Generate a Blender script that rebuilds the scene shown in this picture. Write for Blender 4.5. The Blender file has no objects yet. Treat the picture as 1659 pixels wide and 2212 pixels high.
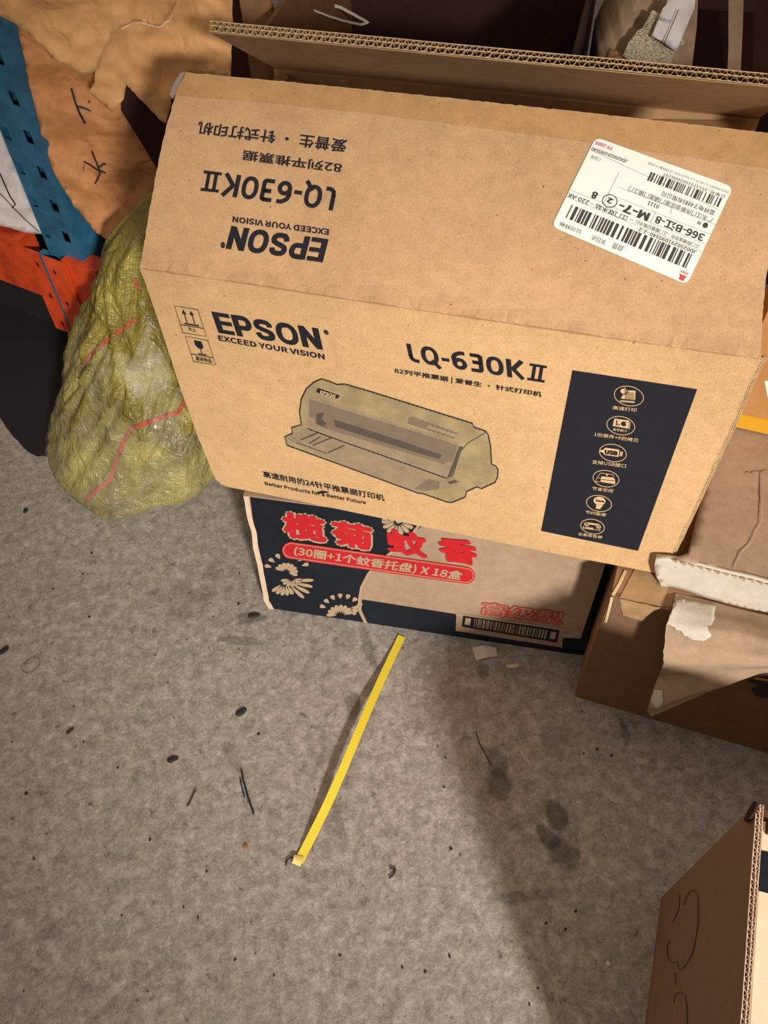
import bpy, math, random
from mathutils import Vector, Matrix, noise
from mathutils.geometry import delaunay_2d_cdt
from mathutils.bvhtree import BVHTree
random.seed(7)
V = Vector
SC = bpy.context.scene
COL = SC.collection

# ---------------------------------------------------------------- camera
CAM = V((0, 0, 1.1178)); FPX = 1848.2; CX, CY = 829.5, 1106.0
RX = V((0.99919869, -0.0320936, -0.0239162))
RD = V((-0.0400248, -0.8012005, -0.5970559))
RF = V((0.0, 0.59753476, -0.80184301))
cd = bpy.data.cameras.new('camera'); cam = bpy.data.objects.new('camera', cd); COL.objects.link(cam)
m = Matrix.Identity(4)
for i in range(3):
    m[i][0] = RX[i]; m[i][1] = -RD[i]; m[i][2] = -RF[i]; m[i][3] = CAM[i]
cam.matrix_world = m
cd.sensor_fit = 'VERTICAL'; cd.sensor_height = 36.0; cd.lens = FPX / 2212 * 36; cd.clip_start = 0.01
SC.camera = cam

# ---------------------------------------------------------------- light
SC.view_settings.view_transform = 'Standard'; SC.view_settings.look = 'None'
SC.view_settings.gamma = 1.0; SC.view_settings.use_curve_mapping = False
SC.view_settings.exposure = 0.55
w = bpy.data.worlds.new('warehouse_ambient'); SC.world = w; w.use_nodes = True
w.node_tree.nodes['Background'].inputs[0].default_value = (1.0, 0.84, 0.70, 1)
w.node_tree.nodes['Background'].inputs[1].default_value = 0.22
def lamp(name, typ, loc, target, energy, color, **k):
    l = bpy.data.lights.new(name, typ); l.energy = energy; l.color = color
    for a, b in k.items(): setattr(l, a, b)
    o = bpy.data.objects.new(name, l); COL.objects.link(o); o.location = loc
    o.rotation_euler = (V(target) - V(loc)).to_track_quat('-Z', 'Y').to_euler()
    return o
lamp('work_lamp', 'SPOT', (1.12, -3.18, 2.20), (0.14, 0.46, 0.28), 760, (1.0, 0.94, 0.86),
     spot_size=math.radians(21.5), spot_blend=1.0, shadow_soft_size=0.19)
lamp('ceiling_fill', 'AREA', (0.3, 0.4, 3.2), (0.0, 0.6, 0.0), 9, (1.0, 0.85, 0.68), shape='SQUARE', size=1.6)  # unseen fill light added overhead to lift the darker parts

# ---------------------------------------------------------------- helpers
def ray(px, py): return RX * ((px - CX) / FPX) + RD * ((py - CY) / FPX) + RF
def at(px, py, P0, n):                       # point of the photograph on the plane through P0
    r = ray(px, py); n = V(n); t = n.dot(V(P0) - CAM) / n.dot(r); return CAM + r * t
def floor_at(px, py, z=0.0): return at(px, py, (0, 0, z), (0, 0, 1))
def hashn(x, y, z=0.0): return noise.noise(V((x, y, z)))

def thing(name, label, cat, loc, group=None):
    o = bpy.data.objects.new(name, None); COL.objects.link(o); o.location = loc
    o['label'] = label; o['category'] = cat; o['W'] = 0
    o.empty_display_size = .05
    if group: o['group'] = group
    del o['W']
    WL[o.name] = V(loc); return o
WL = {}
def obj(name, vs, fs, mat, parent=None, smooth=False, label=None, cat=None, group=None, kind=None, loc=None):
    vs = [V(v) for v in vs]
    if parent is not None: base = WL[parent.name]
    else:
        if loc is None:
            n = len(vs); loc = V((sum(v.x for v in vs)/n, sum(v.y for v in vs)/n, min(v.z for v in vs)))
        base = V(loc)
    me = bpy.data.meshes.new(name); me.from_pydata([v - base for v in vs], [], fs); me.update()
    if mat: me.materials.append(mat)
    if smooth: me.polygons.foreach_set('use_smooth', [True] * len(me.polygons))
    o = bpy.data.objects.new(name, me); COL.objects.link(o)
    if parent is not None: o.parent = parent
    else: o.location = base
    WL[o.name] = base
    if label: o['label'] = label
    if cat: o['category'] = cat
    if group: o['group'] = group
    if kind: o['kind'] = kind
    return o
def recalc(o):
    import bmesh
    b = bmesh.new(); b.from_mesh(o.data); bmesh.ops.recalc_face_normals(b, faces=b.faces); b.to_mesh(o.data); b.free(); return o
def slab(P, X, Y, Z):                        # box from corner and three edge vectors
    P, X, Y, Z = V(P), V(X), V(Y), V(Z)
    vs = [P, P+X, P+X+Y, P+Y, P+Z, P+X+Z, P+X+Y+Z, P+Y+Z]
    return vs, [(0,3,2,1),(4,5,6,7),(0,1,5,4),(1,2,6,5),(2,3,7,6),(3,0,4,7)]
def slab_obj(name, P, X, Y, Z, mat, parent=None, **k): 
    vs, fs = slab(P, X, Y, Z); return recalc(obj(name, vs, fs, mat, parent, **k))
def merge(parts):
    vs, fs = [], []
    for a, b in parts:
        n = len(vs); vs += a; fs += [tuple(i+n for i in f) for f in b]
    return vs, fs

def inside(p, poly):
    c = False; n = len(poly)
    for i in range(n):
        a, b = poly[i], poly[i-1]
        if (a[1] > p[1]) != (b[1] > p[1]) and p[0] < (b[0]-a[0])*(p[1]-a[1])/(b[1]-a[1])+a[0]: c = not c
    return c
def resample(poly, step, jag=0.0, seed=0.0, closed=True):
    out = []; n = len(poly)
    for i in range(n if closed else n-1):
        a = V(poly[i]).to_2d(); b = V(poly[(i+1) % n]).to_2d(); L = (b-a).length; k = max(1, int(L/step))
        nn = V((-(b-a).y, (b-a).x)) / max(L, 1e-6)
        for j in range(k):
            p = a.lerp(b, j/k)
            if jag: p = p + nn * (jag*(hashn(p.x*.11, p.y*.11, seed)+.6*hashn(p.x*.37, p.y*.37, seed+5)))
            out.append((p.x, p.y))
    if not closed: out.append(tuple(poly[-1][:2]))
    return out
def sheet(poly, fn, step, back, jag=0.0, seed=0.0, edge_step=None):
    """mesh over a 2D outline; fn(x,y)->3D point; back(x,y)->offset vector of the rear skin"""
    out = resample(poly, edge_step or step, jag, seed)
    xs = [p[0] for p in out]; ys = [p[1] for p in out]
    pts = [V(p) for p in out]; n = len(pts)
    y = min(ys) + step*.5; r = 0
    while y < max(ys):
        x = min(xs) + step*(.5 if r % 2 else .25)
        while x < max(xs):
            if inside((x, y), out) and min((x-q[0])**2+(y-q[1])**2 for q in out[::1]) > (step*.35)**2:
                pts.append(V((x, y)))
            x += step
        y += step*.87; r += 1
    edges = [(i, (i+1) % n) for i in range(n)]
    v2, e2, f2, ov, oe, of = delaunay_2d_cdt(pts, edges, [], 1, 1e-6)
    top = [fn(p.x, p.y) for p in v2]; bot = [t + back(p.x, p.y) for t, p in zip(top, v2)]
    N = len(v2); fs = [tuple(f) for f in f2] + [tuple(i+N for i in reversed(f)) for f in f2]
    cnt = {}
    for f in f2:
        for i in range(len(f)):
            a, b = f[i], f[(i+1) % len(f)]; cnt.setdefault((min(a, b), max(a, b)), []).append((a, b))
    for k, l in cnt.items():
        if len(l) == 1: a, b = l[0]; fs.append((b, a, a+N, b+N))
    return top+bot, fs

# ---- materials
def nt(name):
    mt = bpy.data.materials.new(name); mt.use_nodes = True; t = mt.node_tree
    return mt, t, t.nodes['Principled BSDF']
def N(t, typ, **k):
    n = t.nodes.new(typ)
    for a, b in k.items():
        if a.startswith('i_'): n.inputs[int(a[2:]) if a[2:].isdigit() else a[2:].replace('_', ' ')].default_value = b
        else: setattr(n, a, b)
    return n
def ramp(t, fac, stops):
    r = t.nodes.new('ShaderNodeValToRGB'); t.links.new(fac, r.inputs[0]); el = r.color_ramp.elements
    while len(el) < len(stops): el.new(.5)
    for e, (p, c) in zip(el, stops): e.position = p; e.color = (*c, 1) if len(c) == 3 else c
    return r.outputs[0]
def mixc(t, fac, a, b, mode='MIX'):
    n = t.nodes.new('ShaderNodeMix'); n.data_type = 'RGBA'; n.blend_type = mode
    for s, v in ((0, fac), (6, a), (7, b)):
        if hasattr(v, 'links'): t.links.new(v, n.inputs[s])
        else: n.inputs[s].default_value = v if not isinstance(v, tuple) or len(v) == 4 else (*v, 1)
    return n.outputs[2]
def math_n(t, op, a, b=0.0, c=None):
    n = t.nodes.new('ShaderNodeMath'); n.operation = op
    for s, v in ((0, a), (1, b)) + (((2, c),) if c is not None else ()):
        if hasattr(v, 'links'): t.links.new(v, n.inputs[s])
        else: n.inputs[s].default_value = v
    return n.outputs[0]
def srgb(r, g, b):
    f = lambda c: (c/255/12.92) if c/255 <= .04045 else ((c/255+.055)/1.055)**2.4
    return (f(r), f(g), f(b))
def plain(name, col, rough=.6, **k):
    mt, t, b = nt(name); b.inputs['Base Color'].default_value = (*col, 1); b.inputs['Roughness'].default_value = rough
    for a, v in k.items(): b.inputs[a.replace('_', ' ')].default_value = v
    return mt
def bump(t, b, h, strength, dist):
    n = N(t, 'ShaderNodeBump'); n.inputs['Strength'].default_value = strength; n.inputs['Distance'].default_value = dist
    t.links.new(h, n.inputs['Height']); t.links.new(n.outputs[0], b.inputs['Normal']); return n
def kraft(name, col, speck=.5, mottle=.12, rough=.85, bmp=.25, wr=0.0, spec=.2):
    mt, t, b = nt(name); tc = N(t, 'ShaderNodeTexCoord').outputs['Object']
    def nz(sc, det, ro=.6, warp=0.0):
        n = N(t, 'ShaderNodeTexNoise', i_Scale=sc, i_Detail=det, i_Roughness=ro, i_Distortion=warp); t.links.new(tc, n.inputs['Vector']); return n.outputs[0]
    fine = nz(520, 3, .7, .8); mid = nz(70, 4, .6); big = nz(6, 3, .5)
    c = mixc(t, ramp(t, fine, [(.3, (0, 0, 0)), (.7, (1, 1, 1))]), tuple(x*(1-.34*speck) for x in col), tuple(min(1, x*(1+.26*speck)) for x in col))
    c = mixc(t, mottle*2, c, ramp(t, mid, [(.3, tuple(x*.55 for x in col)), (.7, tuple(min(1, x*1.35) for x in col))]))
    c = mixc(t, mottle*1.5, c, ramp(t, big, [(.35, tuple(x*.6 for x in col)), (.65, tuple(min(1, x*1.3) for x in col))]))
    fl = nz(210, 2, .5); c = mixc(t, ramp(t, fl, [(.235, (.75,)*3), (.27, (0, 0, 0))]), c, tuple(x*.25 for x in col))
    t.links.new(c, b.inputs['Base Color']); b.inputs['Roughness'].default_value = rough
    b.inputs['Specular IOR Level'].default_value = spec
    h = fine
    if wr:
        w_ = nz(9, 3, .5, .6); h = math_n(t, 'ADD', math_n(t, 'MULTIPLY', fine, .02), math_n(t, 'MULTIPLY', math_n(t, 'ABSOLUTE', math_n(t, 'SUBTRACT', w_, .5)), wr))
        bump(t, b, h, 1.0, .02)
    else: bump(t, b, h, bmp, .0006)
    return mt
K = srgb
M = {}
M['kraft'] = kraft('kraft_board', K(208, 170, 124), .8, .10)
M['kraft_flap'] = kraft('kraft_board_flap', K(194, 156, 117), .8, .13)
M['kraft_tape'] = kraft('kraft_tape_strip', K(184, 144, 98), .6, .16)
M['kraft_in'] = kraft('kraft_inside', K(190, 153, 114), .35, .14)
M['kraft_dull'] = kraft('kraft_dull_brown', K(150, 112, 80), .35, .2)
M['kraft_grey'] = kraft('kraft_grey_top', K(168, 142, 118), .5, .15)
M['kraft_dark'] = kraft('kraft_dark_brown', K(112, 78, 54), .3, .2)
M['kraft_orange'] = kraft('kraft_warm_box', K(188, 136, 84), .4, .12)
M['maroon'] = kraft('dark_maroon_board', K(58, 36, 30), .3, .3)  # dark board colour; carries painted shade in hollows and the rear carton
M['flute'] = kraft('fluting_paper', K(212, 184, 140), .3, .08)
M['flute_pale'] = kraft('fluting_pale', K(222, 196, 172), .3, .08)
M['fibre'] = kraft('torn_fibre', K(204, 195, 180), .25, .10)
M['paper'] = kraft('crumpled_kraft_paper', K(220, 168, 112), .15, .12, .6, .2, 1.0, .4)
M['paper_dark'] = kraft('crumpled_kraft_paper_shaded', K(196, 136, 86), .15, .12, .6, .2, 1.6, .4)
M['ink'] = kraft('black_ink', K(33, 34, 41), .35, .05, .8)
M['ink_navy'] = kraft('blue_black_ink', K(24, 29, 38), .25, .2, .6)
M['ink_thin'] = plain('black_line_ink', K(40, 38, 38), .7)
M['reverse'] = plain('bare_kraft_print', K(208, 176, 130), .8)
M['reverse_tan'] = plain('bare_tan_print', K(174, 150, 120), .8)
M['red'] = kraft('red_ink', K(192, 36, 44), .1, .12, .6)
M['red_worn'] = kraft('worn_red_ink', K(186, 70, 58), .5, .3, .6)
M['sticker'] = plain('white_label_paper', K(238, 238, 230), .45)
M['stkink'] = plain('thermal_ink', K(58, 56, 54), .6)
M['stkgrey'] = plain('thermal_ink_grey', K(140, 138, 134), .6)
M['stkred'] = plain('label_red', K(214, 52, 50), .5)
M['white'] = kraft('white_film_sack', K(214, 206, 204), .1, .1, .45, .2, .6, .4)
M['marker'] = plain('marker_ink', K(30, 30, 30), .6)
M['blue'] = None

# ---------------------------------------------------------------- floor
def floor_mat():
    mt, t, b = nt('worn_concrete'); tc = N(t, 'ShaderNodeTexCoord').outputs['Object']
    def nz(sc, det=4, ro=.6, warp=0.0, vec=tc):
        n = N(t, 'ShaderNodeTexNoise', i_Scale=sc, i_Detail=det, i_Roughness=ro, i_Distortion=warp); t.links.new(vec, n.inputs['Vector']); return n.outputs[0]
    big = nz(3.2, 4, .6); mid = nz(26, 6, .65, .6); fine = nz(210, 5, .75, .5); grit = nz(620, 3, .8)
    c = ramp(t, mid, [(.28, K(122, 112, 102)), (.5, K(171, 159, 148)), (.72, K(215, 203, 189))])
    c = mixc(t, .45, c, ramp(t, big, [(.3, K(134, 122, 110)), (.7, K(205, 193, 181))]))
    c = mixc(t, .66, c, ramp(t, fine, [(.3, K(88, 82, 76)), (.52, K(171, 161, 151)), (.75, K(250, 242, 229))]))
    c = mixc(t, .30, c, ramp(t, grit, [(.3, K(61, 56, 54)), (.7, K(255, 254, 244))]))
    vo = N(t, 'ShaderNodeTexVoronoi', i_Scale=62.0); wv = N(t, 'ShaderNodeVectorMath', operation='ADD')
    nv = N(t, 'ShaderNodeTexNoise', i_Scale=90.0); t.links.new(tc, nv.inputs['Vector'])
    sc_ = N(t, 'ShaderNodeVectorMath', operation='SCALE'); sc_.inputs['Scale'].default_value = .02; t.links.new(nv.outputs[1], sc_.inputs[0])
    t.links.new(tc, wv.inputs[0]); t.links.new(sc_.outputs[0], wv.inputs[1]); t.links.new(wv.outputs[0], vo.inputs['Vector'])
    vc = N(t, 'ShaderNodeSeparateColor'); t.links.new(vo.outputs['Color'], vc.inputs[0])
    rare = math_n(t, 'GREATER_THAN', vc.outputs[0], .72)
    size = math_n(t, 'MULTIPLY', vc.outputs[1], .30)
    sp = math_n(t, 'MULTIPLY', rare, math_n(t, 'LESS_THAN', vo.outputs['Distance'], size))
    c = mixc(t, math_n(t, 'MULTIPLY', sp, .62), c, K(58, 54, 52))
    sm = nz(60, 7, .78, .35); c = mixc(t, .46, c, ramp(t, sm, [(.34, K(70, 64, 60)), (.5, K(165, 156, 146)), (.66, K(232, 224, 214))]))
    st = N(t, 'ShaderNodeMapping'); st.inputs['Rotation'].default_value = (0, 0, .5); st.inputs['Scale'].default_value = (1, .35, 1); t.links.new(tc, st.inputs[0])
    sk_ = nz(110, 4, .7, .5, st.outputs[0]); c = mixc(t, ramp(t, sk_, [(.66, (0, 0, 0)), (.71, (.6,)*3)]), c, K(60, 55, 52))
    # faint cloudy dirt
    d = nz(9, 5, .7, 1.2); c = mixc(t, ramp(t, d, [(.56, (0, 0, 0)), (.68, (.42,)*3)]), c, K(92, 84, 76))
    # footprints and stains; patches by the strap mix stain with its painted shadow
    nv2 = N(t, 'ShaderNodeTexNoise', i_Scale=55.0, i_Detail=4.0); t.links.new(tc, nv2.inputs['Vector'])
    s2 = N(t, 'ShaderNodeVectorMath', operation='MULTIPLY_ADD'); t.links.new(nv2.outputs[1], s2.inputs[0])
    s2.inputs[1].default_value = (.016, .016, 0); t.links.new(tc, s2.inputs[2])
    def stain_or_shade(px, py, a, bb, ang, strength, ring=False):
        nonlocal c
        p = floor_at(px, py); mp = N(t, 'ShaderNodeMapping'); mp.vector_type = 'TEXTURE'
        mp.inputs['Location'].default_value = (p.x+.008, p.y+.008, 0); mp.inputs['Rotation'].default_value = (0, 0, math.radians(ang)); mp.inputs['Scale'].default_value = (a, bb, 1)
        t.links.new(s2.outputs[0], mp.inputs[0]); ln = N(t, 'ShaderNodeVectorMath', operation='LENGTH')
        sx = N(t, 'ShaderNodeVectorMath', operation='MULTIPLY'); sx.inputs[1].default_value = (1, 1, 0); t.links.new(mp.outputs[0], sx.inputs[0]); t.links.new(sx.outputs[0], ln.inputs[0])
        if ring: f = ramp(t, ln.outputs['Value'], [(.72, (0, 0, 0)), (.86, (strength,)*3), (.95, (strength,)*3), (1.0, (0, 0, 0))])
        else: f = ramp(t, ln.outputs['Value'], [(.7, (strength,)*3), (1.0, (0, 0, 0))])
        c = mixc(t, f, c, K(52, 46, 44))
    for s in ((1075, 1650, .016, .026, 8, .45), (1078, 1697, .020, .026, 0, .55), (1203, 1762, .016, .024, 20, .6), (1185, 1808, .013, .022, 30, .6),
              (1218, 1845, .020, .024, 35, .55), (1200, 1600, .02, .03, -20, .25), (795, 1400, .010, .045, 15, .35), (762, 1520, .012, .022, 10, .5),
              (540, 1335, .028, .012, 0, .55), (525, 1385, .045, .008, -8, .35), (1350, 1585, .006, .022, 0, .45), (1140, 1935, .05, .008, 5, .3), (400, 1300, .05, .04, 0, .18), (1045, 1450, .012, .014, 0, .4)):
        stain_or_shade(*s)
    stain_or_shade(66, 1436, .014, .012, 0, .5, True); stain_or_shade(475, 1395, .012, .010, 0, .3, True)
    c = mixc(t, 1.0, c, (.78, .78, .80), 'MULTIPLY')
    t.links.new(c, b.inputs['Base Color'])
    r = ramp(t, mid, [(.3, (.45,)*3), (.7, (.75,)*3)]); t.links.new(r, b.inputs['Roughness']); b.inputs['Specular IOR Level'].default_value = .35
    h = math_n(t, 'ADD', math_n(t, 'MULTIPLY', mid, 1.2), math_n(t, 'MULTIPLY', fine, .6)); bump(t, b, h, .7, .0022)
    return mt
obj('floor', [(-4, -3, 0), (4, -3, 0), (4, 5, 0), (-4, 5, 0)], [(0, 1, 2, 3)], floor_mat(), kind='structure', loc=(0, 0, 0))
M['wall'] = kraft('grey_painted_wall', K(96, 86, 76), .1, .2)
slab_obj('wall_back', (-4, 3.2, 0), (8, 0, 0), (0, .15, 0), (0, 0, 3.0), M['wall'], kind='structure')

# ---------------------------------------------------------------- writing and print helpers
import os
FONT = None
try:
    _fd = bpy.utils.system_resource('DATAFILES', path='fonts')
    FONT = CJK = bpy.data.fonts.load(os.path.join(_fd, 'Noto Sans CJK Regular.woff2'))
except Exception: FONT = CJK = None
def text_mesh(s, bold=0.0, spacing=1.0):
    cu = bpy.data.curves.new('t', 'FONT'); cu.body = s; cu.size = 1.0; cu.space_character = spacing
    f_ = CJK if any(ord(c) > 0x2000 for c in s) else FONT
    if f_: cu.font = f_
    cu.resolution_u = 2
    o = bpy.data.objects.new('t', cu); COL.objects.link(o)
    dg = bpy.context.evaluated_depsgraph_get(); me = bpy.data.meshes.new_from_object(o.evaluated_get(dg))
    v0 = [v.co.copy() for v in me.vertices]; f0 = [tuple(p.vertices) for p in me.polygons]
    bpy.data.meshes.remove(me); bpy.data.objects.remove(o); bpy.data.curves.remove(cu)
    bold *= .55 if any(ord(c) > 0x2000 for c in s) else .8
    if bold < .004: return v0, f0
    vs, fs = [], []                            # heavier strokes: the same glyphs struck several times around
    n = 6 if bold < .015 else 8
    for k in range(n + 1):
        a = 2*math.pi*k/n; dx, dy = (bold*math.cos(a), bold*math.sin(a)) if k < n else (0, 0)
        b = len(vs); vs += [V((v.x+dx, v.y+dy, .0001*k)) for v in v0]; fs += [tuple(i+b for i in f) for f in f0]
    return vs, fs
class Face:
    """a flat face of a box: point P0, outward normal n; print lies just proud of it"""
    def __init__(s, P0, n): s.P0 = V(P0); s.n = V(n).normalized()
    def p(s, px, py, h=.0005): return at(px, py, s.P0 + s.n*h, s.n)
def fix(o, n):                                # make flat print face along n
    me = o.data
    if me.polygons and me.polygons[0].normal.dot(n) < 0: me.flip_normals()
    return o
def text_on(face, s, bl, br, tl, mat, parent, bold=0.0, spacing=1.0, h=.0006, name='printed_text', label=None, shift=(0, 0)):
    vs, fs = text_mesh(s, bold, spacing)
    x0 = min(v.x for v in vs); x1 = max(v.x for v in vs); y0 = min(v.y for v in vs); y1 = max(v.y for v in vs)
    A = face.p(*bl, h); B = face.p(*br, h); D = face.p(*tl, h)
    P = [A + (B-A)*((v.x-x0)/(x1-x0)) + (D-A)*((v.y-y0)/(y1-y0)) + face.n*(v.z*.15) for v in vs]
    return fix(obj(name, P, fs, mat, parent, label=label), face.n)
def poly_on(face, pts, mat, parent, h=.0005, name='printed_shape', **k):
    P = [face.p(x, y, h) for x, y in pts]
    v2, e2, f2, *_ = delaunay_2d_cdt([V(p) for p in pts], [(i, (i+1) % len(pts)) for i in range(len(pts))], [], 1, 1e-6)
    P = [face.p(v.x, v.y, h) for v in v2]
    return fix(obj(name, P, [tuple(f) for f in f2], mat, parent, **k), face.n)
def line_geo(face, pts, wpx, h=.0006, closed=False):
    vs, fs = [], []
    pts = [V(p) for p in pts]; n = len(pts)
    L = []
    for i in range(n):
        a = pts[i-1] if (i or closed) else pts[0]; b = pts[(i+1) % n] if (i < n-1 or closed) else pts[-1]
        d = (b-a).normalized() if (b-a).length else V((1, 0)); q = V((-d.y, d.x))*wpx*.5
        L.append((pts[i]+q, pts[i]-q))
    for a, b in L: vs += [face.p(a.x, a.y, h), face.p(b.x, b.y, h)]
    for i in range(n if closed else n-1):
        j = (i+1) % n; fs.append((2*i, 2*i+1, 2*j+1, 2*j))
    return vs, fs
def line_on(face, pts, wpx, mat, parent, h=.0006, closed=False, name='printed_line', **k):
    vs, fs = line_geo(face, pts, wpx, h, closed); return fix(obj(name, vs, fs, mat, parent, **k), face.n)
def quad_map(c, u, v):                        # bilinear in photo px; c = p00,p10,p11,p01
    a = V(c[0]).lerp(V(c[1]), u); b = V(c[3]).lerp(V(c[2]), u); q = a.lerp(b, v); return (q.x, q.y)
def ellipse(c, e1, e2, n=28, a0=0, a1=2*math.pi):
    return [(c[0]+e1[0]*math.cos(a0+(a1-a0)*i/n)+e2[0]*math.sin(a0+(a1-a0)*i/n), c[1]+e1[1]*math.cos(a0+(a1-a0)*i/n)+e2[1]*math.sin(a0+(a1-a0)*i/n)) for i in range(n)]

# ---- corrugated board edge: three liners and two flutings, U along the edge, W into the board, Nn across it
def corrugated(P, U, L, W, D, Nn, T, parent, mat, seed=0, p1=.0088, p2=.0064, jit=.0004, wob=0.0):
    P, U, W, Nn = V(P), V(U).normalized(), V(W).normalized(), V(Nn).normalized()
    split = .56*T
    def q(s, c, dd): 
        wv = wob*hashn(s*14, seed*3.1, 0)
        return P + U*s + Nn*(c + wv) + W*(dd)
    parts = []
    for k, c in enumerate((0, split, T)):
        vs, fs = [], []; n = 90; th = .0006
        for i in range(n+1):
            s = L*i/n; e = jit*2*hashn(s*90, k*7.7+seed, 1.3)
            vs += [q(s, c-th/2, e), q(s, c+th/2, e), q(s, c+th/2, D), q(s, c-th/2, D)]
        for i in range(n):
            a = 4*i; b = a+4
            fs += [(a, a+1, b+1, b), (a+1, a+2, b+2, b+1), (a+3, a, b, b+3)]
        parts.append((vs, fs))
    obj('liner', *merge(parts), mat, parent, kind=None)
    for c0, c1, per, nm in ((0, split, p1, 'fluting'), (split, T, p2, 'fluting')):
        vs, fs = [], []; n = int(L/per*10); th = .00055; ph = 0
        for i in range(n+1):
            s = L*i/n; ph = 2*math.pi*s/per + 1.6*hashn(s*22, seed, c0*900)
            c = (c0+c1)/2 + ((c1-c0)/2-.0003)*math.sin(ph); e = jit*2.5*hashn(s*160, seed, 9)
            s2 = s + th*.9*math.cos(ph)*.4
            vs += [q(s, c-th*.55, e+.0004), q(s2, c+th*.55, e+.0004), q(s2, c+th*.55, D), q(s, c-th*.55, D)]
        for i in range(n):
            a = 4*i; b = a+4; fs += [(a, a+1, b+1, b), (a+1, a+2, b+2, b+1), (a+3, a, b, b+3)]
        obj(nm, vs, fs, mat, parent, smooth=False)
    # dark sheet painting the shade inside the tunnels
    obj('tunnel_shade', [q(0, .0006, D*.5), q(L, .0006, D*.5), q(L, T-.0006, D*.5), q(0, T-.0006, D*.5)], [(0, 1, 2, 3)], M['maroon'], parent)

# ================================================================ printer carton
YAW = -0.2810; u = V((math.cos(YAW), math.sin(YAW), 0)); d = V((-u.y, u.x, 0)); UP = V((0, 0, 1))
TL = V((-.2184, .6727, .6149)); Wd, Hh, Dp, FLn = .56, .3335, .3923, .1931
tF, tB = .5785, .6088
FV = d*math.cos(tF) + UP*math.sin(tF); FN = (UP*math.cos(tF) - d*math.sin(tF))
BVv = -d*math.cos(tB) + UP*math.sin(tB)
front = Face(TL, -d); flapf = Face(TL, FN)
box = thing('printer_carton', 'open printed kraft printer carton with upside-down print on its raised front flap', 'cardboard box', (0.15, .79, .281))
BT = .006
# front panel (crease wobble stays near the fold and the edges)
def fold_wob(px, py):
    fy = 580 + (px-303)*.1463; g = math.exp(-((py-fy)/16.0)**2)
    return g*(.0022*hashn(px*.012, 3.3, 0) + .0010*hashn(px*.05, 1, 0) + .0014)
def front_pt(px, py):
    e = 0.0
    return at(px, py, TL, d) - d*fold_wob(px, py)*.6 + UP*0
fr_poly = [(303, 580), (520, 611), (760, 648), (1000, 684), (1240, 719), (1440, 748), (1643, 776), (1584, 912), (1516, 1058), (1433, 1241), (1200, 1196), (900, 1135), (620, 1077), (500, 1053), (480, 1047), (466, 1036), (459, 1020), (430, 950), (390, 840), (350, 716)]
vs, fs = sheet(fr_poly, front_pt, 30, lambda x, y: d*BT, edge_step=14)
fp = obj('front_panel', vs, fs, M['kraft'], box, smooth=False)
# raised front flap
def flap_pt(px, py):
    fy = 580 + (px-303)*.1463; g = math.exp(-((py-fy)/18.0)**2)
    dent = .0022*math.exp(-(((px-485)/22)**2+((py-470)/46)**2)) if px < 560 else 0
    return at(px, py, TL, FN) + FN*(g*(.0016+.0034*hashn(px*.012, 3.3, 0)+.0016*hashn(px*.05, 1, 0)) + .0003*hashn(px*.02, py*.02)*0) - FN*dent*0
left_edge = [(401, 156), (390, 185), (378, 210), (360, 270), (345, 335), (333, 398), (322, 460), (312, 520), (303, 580)]
fl_poly = [(1643, 776), (1647, 690), (1655, 600), (1680, 450), (1733, 295), (1240, 240), (800, 194)] + left_edge + [(520, 611), (760, 648), (1000, 684), (1240, 719), (1440, 748)]
vs, fs = sheet(fl_poly, flap_pt, 30, lambda x, y: -FN*BT, edge_step=9, jag=1.5)
ff = obj('front_flap', vs, fs, M['kraft_flap'], box, label='kraft flap folded up from the front panel, lettering upside down')
# strip where the sealing tape was, along the flap's free edge
tp = [(402, 158), (800, 196), (1240, 242), (1715, 295), (1700, 372), (1659, 364), (1240, 302), (800, 244), (560, 219), (378, 205), (386, 186)]
poly_on(flapf, resample(tp, 20, .8), M['kraft_tape'], ff, h=.0004, name='tape_strip', label='darker strip along the free edge')
vs, fs = sheet([(401, 154), (378, 204), (372, 212), (366, 205), (374, 182), (389, 158)], lambda x, y: at(x, y, TL-FN*.002, FN), 12, lambda x, y: -FN*.002)
M['scuff'] = plain('scuffed_tape_end', K(150, 128, 122), .5)
obj('tape_end', vs, fs, M['scuff'], ff, label='greyish curled end of the tape')
# other walls
lf = TL - UP*Hh
slab_obj('side_panel', lf + d*BT + u*.014 + UP*.003, u*BT, d*(Dp-2*BT), UP*(Hh-.007), M['kraft_in'], box)
slab_obj('side_panel', lf + u*(Wd-.012-BT) + d*(BT+.004), u*BT, d*(Dp-2*BT-.004), UP*(Hh-.004), M['kraft_in'], box)
slab_obj('back_panel', lf + d*(Dp-BT), u*Wd, d*BT, UP*Hh, M['kraft_in'], box)
slab_obj('bottom_panel', lf + d*BT + u*.02, u*(Wd-.045), d*(Dp-2*BT), UP*BT, M['kraft_in'], box)
# minor flaps folded inwards
sf = (u*math.cos(.12) - UP*math.sin(.12)); 
slab_obj('inner_flap', TL + d*.035 - UP*.01 + u*.004, sf*.188, d*(Dp-.045), UP*.005, M['kraft_in'], box)
sf2 = (-u*math.cos(.10) - UP*math.sin(.10))
slab_obj('inner_flap', TL + u*(Wd-.014) + d*.035 - UP*.006, sf2*.186, d*(Dp-.045), UP*.005, M['kraft_in'], box)
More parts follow.
